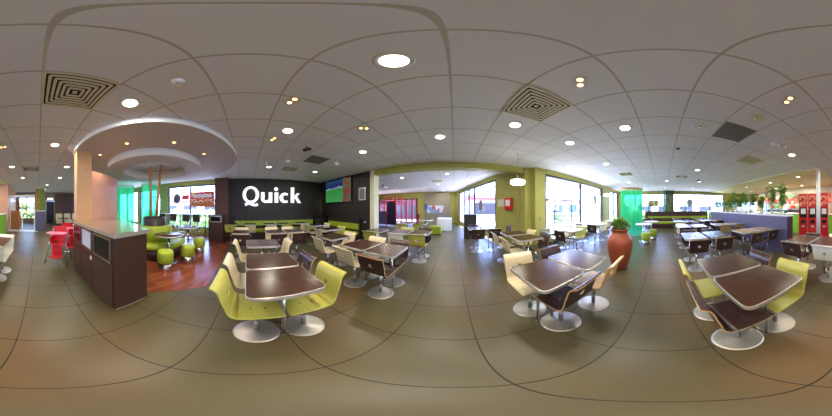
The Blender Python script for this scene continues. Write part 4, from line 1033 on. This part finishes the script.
# --- terrace window tables
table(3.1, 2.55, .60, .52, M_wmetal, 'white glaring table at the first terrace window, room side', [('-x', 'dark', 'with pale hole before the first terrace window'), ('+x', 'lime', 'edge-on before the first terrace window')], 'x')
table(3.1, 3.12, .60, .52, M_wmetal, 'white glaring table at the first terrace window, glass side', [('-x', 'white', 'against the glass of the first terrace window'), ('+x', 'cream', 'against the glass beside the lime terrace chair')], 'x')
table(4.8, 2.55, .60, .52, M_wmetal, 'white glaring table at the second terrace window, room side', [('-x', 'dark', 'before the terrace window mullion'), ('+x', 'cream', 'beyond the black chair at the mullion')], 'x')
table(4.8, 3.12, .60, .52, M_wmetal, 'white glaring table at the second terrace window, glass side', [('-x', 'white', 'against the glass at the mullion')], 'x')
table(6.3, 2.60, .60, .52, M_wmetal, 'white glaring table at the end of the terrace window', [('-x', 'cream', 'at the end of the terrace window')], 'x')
# --- twin tables by the camera
table(.80, -.71, .50, .60, D, 'large wenge table in front of the dark chair on the big disc', [('+y', 'dark', 'showing its seat beside the big wenge aisle table'), ('-y', 'lime', 'facing the camera at the big wenge aisle table')])
table(1.32, -.71, .50, .60, D, 'wenge table touching the large wenge aisle table', [('+y', 'lime', 'edge-on with lime seat beside the aisle'), ('-y', 'dark', 'glossy, between the big wenge tables and the oak tables')])
# --- far block
table(3.05, -.72, .75, .50, D, 'glare table in the front row facing the bench, on the aisle', [('-x', 'dark', 'seen from behind in the front row, on the aisle'), ('+x', 'dark', 'hidden beyond the front glare table on the aisle')], 'x', off=.30)
table(3.07, -1.29, .75, .50, D, 'glare table in the front row facing the bench, second from the aisle', [('-x', 'dark', 'with pale hole in the front row, second from the aisle'), ('+x', 'dark', 'hidden beyond the second front glare table')], 'x', off=.30)
table(4.78, -.76, .75, .50, D, 'glare table in the middle row facing the bench, on the aisle', [('-x', 'dark', 'seen from behind in the middle row on the aisle'), ('+x', 'cream', 'beyond the middle row table on the aisle')], 'x', off=.30)
table(4.78, -1.33, .75, .50, D, 'glare table in the middle row facing the bench, second from the aisle', [('-x', 'dark', 'seen from behind in the middle row, second from the aisle'), ('+x', 'dark', 'beyond the middle row table, second from the aisle')], 'x', off=.30)
table(6.5, -.78, .75, .50, D, 'glare table in the back row facing the bench, on the aisle', [('-x', 'cream', 'seen from behind in the back row on the aisle'), ('+x', 'dark', 'beyond the back row table on the aisle')], 'x', off=.30)
table(6.5, -1.35, .75, .50, D, 'glare table in the back row facing the bench, second from the aisle', [('-x', 'dark', 'seen from behind in the back row, second from the aisle'), ('+x', 'dark', 'beyond the back row table, second from the aisle')], 'x', off=.30)
table(8.45, .9, .60, .50, D, 'table at the brown bench end by the emerald veil', [('-x', 'dark', 'opposite the brown bench end near the veil')], 'x', off=.30)
table(8.45, -.9, .60, .50, D, 'table at the middle of the brown bench', [('-x', 'dark', 'opposite the middle of the brown bench')], 'x', off=.30)
table(8.45, -2.2, .60, .50, D, 'table at the brown bench end by the partition', [('-x', 'cream', 'opposite the brown bench end near the partition')], 'x', off=.30)
for (x, tx, cc) in [(3.1, 'front', 'dark'), (4.9, 'middle', 'oak'), (6.7, 'rear', 'dark')]:
    table(x, -2.25, .66, .60, T_, '%s oak table along the navy partition, aisle half' % tx, [('-x', cc, 'seen from behind at the %s oak table, aisle half' % tx), ('+x', 'dark', 'beyond the %s oak table, aisle half' % tx)], 'x', off=.28)
    table(x, -2.86, .66, .45, T_, '%s oak table along the navy partition, partition half' % tx, [('-x', 'dark' if cc == 'dark' else 'oak', 'seen from behind at the %s oak table, partition half' % tx)], 'x', off=.28)
# --- tables before the kiosks
table(1.36, -2.45, .50, .66, D, 'wenge table before the red kiosks with dark chairs', [('+y', 'dark', 'seen from behind before the red kiosks'), ('-y', 'dark', 'facing the camera before the red kiosks')])
table(.82, -2.48, .50, .70, D, 'wenge table before the entrance column with white chairs', [('+y', 'white', 'showing a round hole, before the entrance column', {'d': (-.07, 0)}), ('-y', 'white', 'facing the camera before the entrance column', {'d': (-.07, 0)})])

# ================================================================== HIGH CHAIRS
def high_chair(x, y, rz, lab):
    t = thing('high_chair', lab, 'high chair', (x, y, 0), rz, 'red high chairs by the waste counter')
    for sx in (-1, 1):
        b = MB(); b.tube([(.27*sx, .26, .01), (.21*sx, .12, .5), (.19*sx, .05, .80)], .012); b.build('leg', M_chrome, t)
        b = MB(); b.tube([(.27*sx, -.28, .01), (.22*sx, -.17, .5), (.19*sx, -.12, .88)], .012); b.build('leg', M_chrome, t)
    MB().tube([(-.262, .24, .1), (.262, .24, .1)], .01).build('cross_bar', M_chrome, t); MB().tube([(-.262, -.25, .1), (.262, -.25, .1)], .01).build('cross_bar', M_chrome, t)
    MB().box(-.17, .17, -.16, .14, .50, .54, bevel=.015).build('seat', M_red, t)
    b = MB(); b.box(-.17, .17, -.19, -.15, .54, .93, bevel=.015); b.box(-.19, -.155, -.17, .12, .54, .70, bevel=.012); b.box(.155, .19, -.17, .12, .54, .70, bevel=.012); b.build('seat_shell', M_red, t)
    MB().box(-.12, .12, .145, .165, .24, .53, bevel=.006).build('leg_panel', M_red, t)
    MB().box(-.15, .15, .145, .30, .21, .235, bevel=.008).build('foot_rest', M_red, t)
    b = MB(); b.prism(rrect(.46, .30, .10), .80, .815, M=Matrix.Translation((0, .17, 0))); b.build('tray', M_pink, t)
    return t
high_chair(-.50, -3.22, -.45, 'red high chair with pink tray, next to the waste counter')
high_chair(-.92, -3.95, .1, 'red high chair standing behind its twin with the pink tray')

# ================================================================== CORRIDOR AND ANNEX FURNITURE
for k in range(3):
    t = thing('lounge_chair', ['beige lounge chair before the brown corridor panelling, door side', 'beige lounge chair before the brown corridor panelling, middle', 'beige lounge chair half hidden by the pale wood pillar'][k], 'chair', (-1.75-.72*k, -10.9, 0), group='beige lounge chairs in the corridor')
    MB().box(-.28, .28, -.3, .3, .12, .44, bevel=.03).build('seat', mat('beige_leather', hexc(206, 196, 150), .5), t); MB().box(-.28, .28, -.38, -.28, .12, .92, bevel=.03).build('backrest', MATS['beige_leather'], t)
    for sx in (-.22, .22):
        for sy in (-.24, .24): MB().cyl((sx, sy, 0), (sx, sy, .12), .02, n=10).build('leg', M_frame, t)
t = thing('corridor_table', 'small dark table before the beige lounge chairs', 'table', (-1.9, -10.1, 0))
MB().box(-.4, .4, -.25, .25, .58, .62, bevel=.008).build('tabletop', M_darktop, t); MB().cyl((0, 0, .02), (0, 0, .58), .04).build('pedestal', M_frame, t); MB().lathe([(0, .02), (.22, .015), (.23, 0), (0, 0)], 28).build('base', M_frame, t)
t = thing('green_divider', 'ochre and lime translucent divider on the navy low wall', 'divider', (-.1, -8.1, 1.24))
MB().box(.001, .28, -.03, 0, 0, 1.35).build('ochre_panel', mat('ochre_panel', hexc(136, 116, 40), .5, var=.35, scale=5, stretch=(4, 1, 1)), t); MB().box(-.28, .0, -.03, 0, 0, 1.35).build('lime_panel', mat('lime_panel', hexc(96, 124, 40), .5, var=.35, scale=5, stretch=(4, 1, 1)), t)
t = thing('exit_light', 'white lit box above the dark corridor door', 'sign light', (-1.08, -12.19, 2.15)); MB().box(-.25, .25, 0, .06, 0, .17, bevel=.005).build('housing', emis('exit_box', (.95, .95, .85), 1.0), t)
t = thing('wood_dresser', 'orange wood cabinet behind the glass screen', 'cabinet', (1.62, -9.2, 0))
MB().box(-.3, .3, -.5, .5, .0, 1.2, bevel=.01).build('body', mat('orange_wood', hexc(196, 124, 70), .5, var=.15), t)
for k in range(3): MB().box(-.325, -.301, -.47, .47, .08+.37*k, .40+.37*k, bevel=.004).build('drawer', MATS['orange_wood'], t)
t = thing('white_counter', 'white boxy counter at the annex aisle', 'counter', (-.62, 8.15, 0))
MB().box(-.43, .43, -.3, .35, 0, .78, bevel=.03).build('body', M_wmetal, t); MB().box(-.43, .43, -.32, -.301, .05, .72).build('front_panel', M_white, t)
t = thing('cube_seat', 'lime cube seat beside the white annex counter', 'seat', (-.98, 6.9, 0)); MB().box(-.3, .3, -.25, .25, .04, .45, bevel=.03).build('cushion', M_limevinyl, t); MB().box(-.26, .26, -.21, .21, 0, .04).build('plinth', M_darkvinyl, t)
round_table(-1.6, 7.2, .42, 0, 'round dark table beside the lime cube seat in the annex')
t = thing('wall_posters', 'cluster of blue and white notices on the taupe panel', 'notice board', (-1.75, AY-.07, 0))
MB().box(-.75, .75, -.02, 0, .95, 1.62).build('board', patch_mat('notice_patches', [hexc(190, 200, 214), hexc(120, 150, 190), hexc(214, 214, 210), hexc(170, 80, 90)], 2.5), t)
o = MB().box(-2.7, -2.5, AY-.09, AY-.061, 1.25, 1.75).build('blue_poster', mat('blue_poster', hexc(40, 60, 170), .5)); tag(o, 'narrow deep blue poster on the taupe panel', 'poster')
o = MB().box(-.13, .13, -.13, .13, 0, .9, bevel=.02).build('red_bin', mat('dark_red', hexc(130, 30, 40), .5)); o.location = (-2.95, 10.4, 0); tag(o, 'slim dark red bin before the lime strip in the annex', 'bin')
t = thing('play_tower', 'red and dark play structure seen through the annex opening', 'play structure', (-5.6, 9.6, 0))
for x in (-1.2, -.35, .5, 1.3):
    for y in (-.5, .5): MB().cyl((x, y, 0), (x, y, 2.3), .05, n=14).build('post', M_red, t)
MB().box(-1.2, 1.3, -.5, .5, 1.05, 1.12).build('deck', mat('play_blue', hexc(40, 44, 90), .5), t); MB().box(-1.2, 1.3, -.5, .5, 1.85, 1.95).build('canopy', mat('play_wine', hexc(120, 30, 60), .5), t)
MB().box(.5, 1.3, -.52, -.5, .1, 1.05).build('side_panel', mat('play_dark', hexc(34, 30, 60), .5), t); MB().box(-1.2, -.35, -.52, -.5, 1.12, 1.5).build('orange_panel', mat('play_orange', hexc(220, 90, 40), .5), t)
MB().box(-.35, .5, -.52, -.5, .1, 1.05).build('side_panel', M_navy, t); MB().box(-1.2, -.35, -.52, -.5, .1, .9).build('side_panel', M_plum, t)
for zz in (1.45, 1.7): MB().box(-.35, .5, -.515, -.495, zz, zz+.03).build('rail', MATS['play_dark'], t)
MB().box(.5, 1.3, -.52, -.5, 1.12, 1.85).build('dark_panel', MATS['play_dark'], t)

for k, (x, y, lab) in enumerate([(4.0, 7.3, 'white terrace table outside the first terrace window'), (6.0, 7.6, 'white terrace table outside the mullion'), (8.0, 7.4, 'white terrace table outside the far end of the terrace window')]):
    round_table(x, y, .4, -.14, lab, M_wmetal, 'white tables on the terrace outside')
    for j, a in enumerate((.4, 2.6, 4.6)):
        cx, cy = x+.75*math.cos(a), y+.75*math.sin(a)
        t = thing('terrace_chair', 'white metal terrace chair %s the table %s' % (['right of', 'left of', 'before'][j], ['outside the first terrace window', 'outside the mullion', 'at the far terrace end'][k]), 'chair', (cx, cy, -.14), a+PI/2, 'white chairs on the terrace outside')
        MB().box(-.2, .2, -.2, .2, .43, .46, bevel=.01).build('seat', M_wmetal, t); MB().box(-.2, .2, -.22, -.19, .5, .85, bevel=.01).build('backrest', M_wmetal, t)
        for sx in (-.18, .18):
            MB().cyl((sx, -.2, 0), (sx, -.2, .85), .012, n=8).build('leg', M_wmetal, t); MB().cyl((sx, .18, 0), (sx, .18, .43), .012, n=8).build('leg', M_wmetal, t)
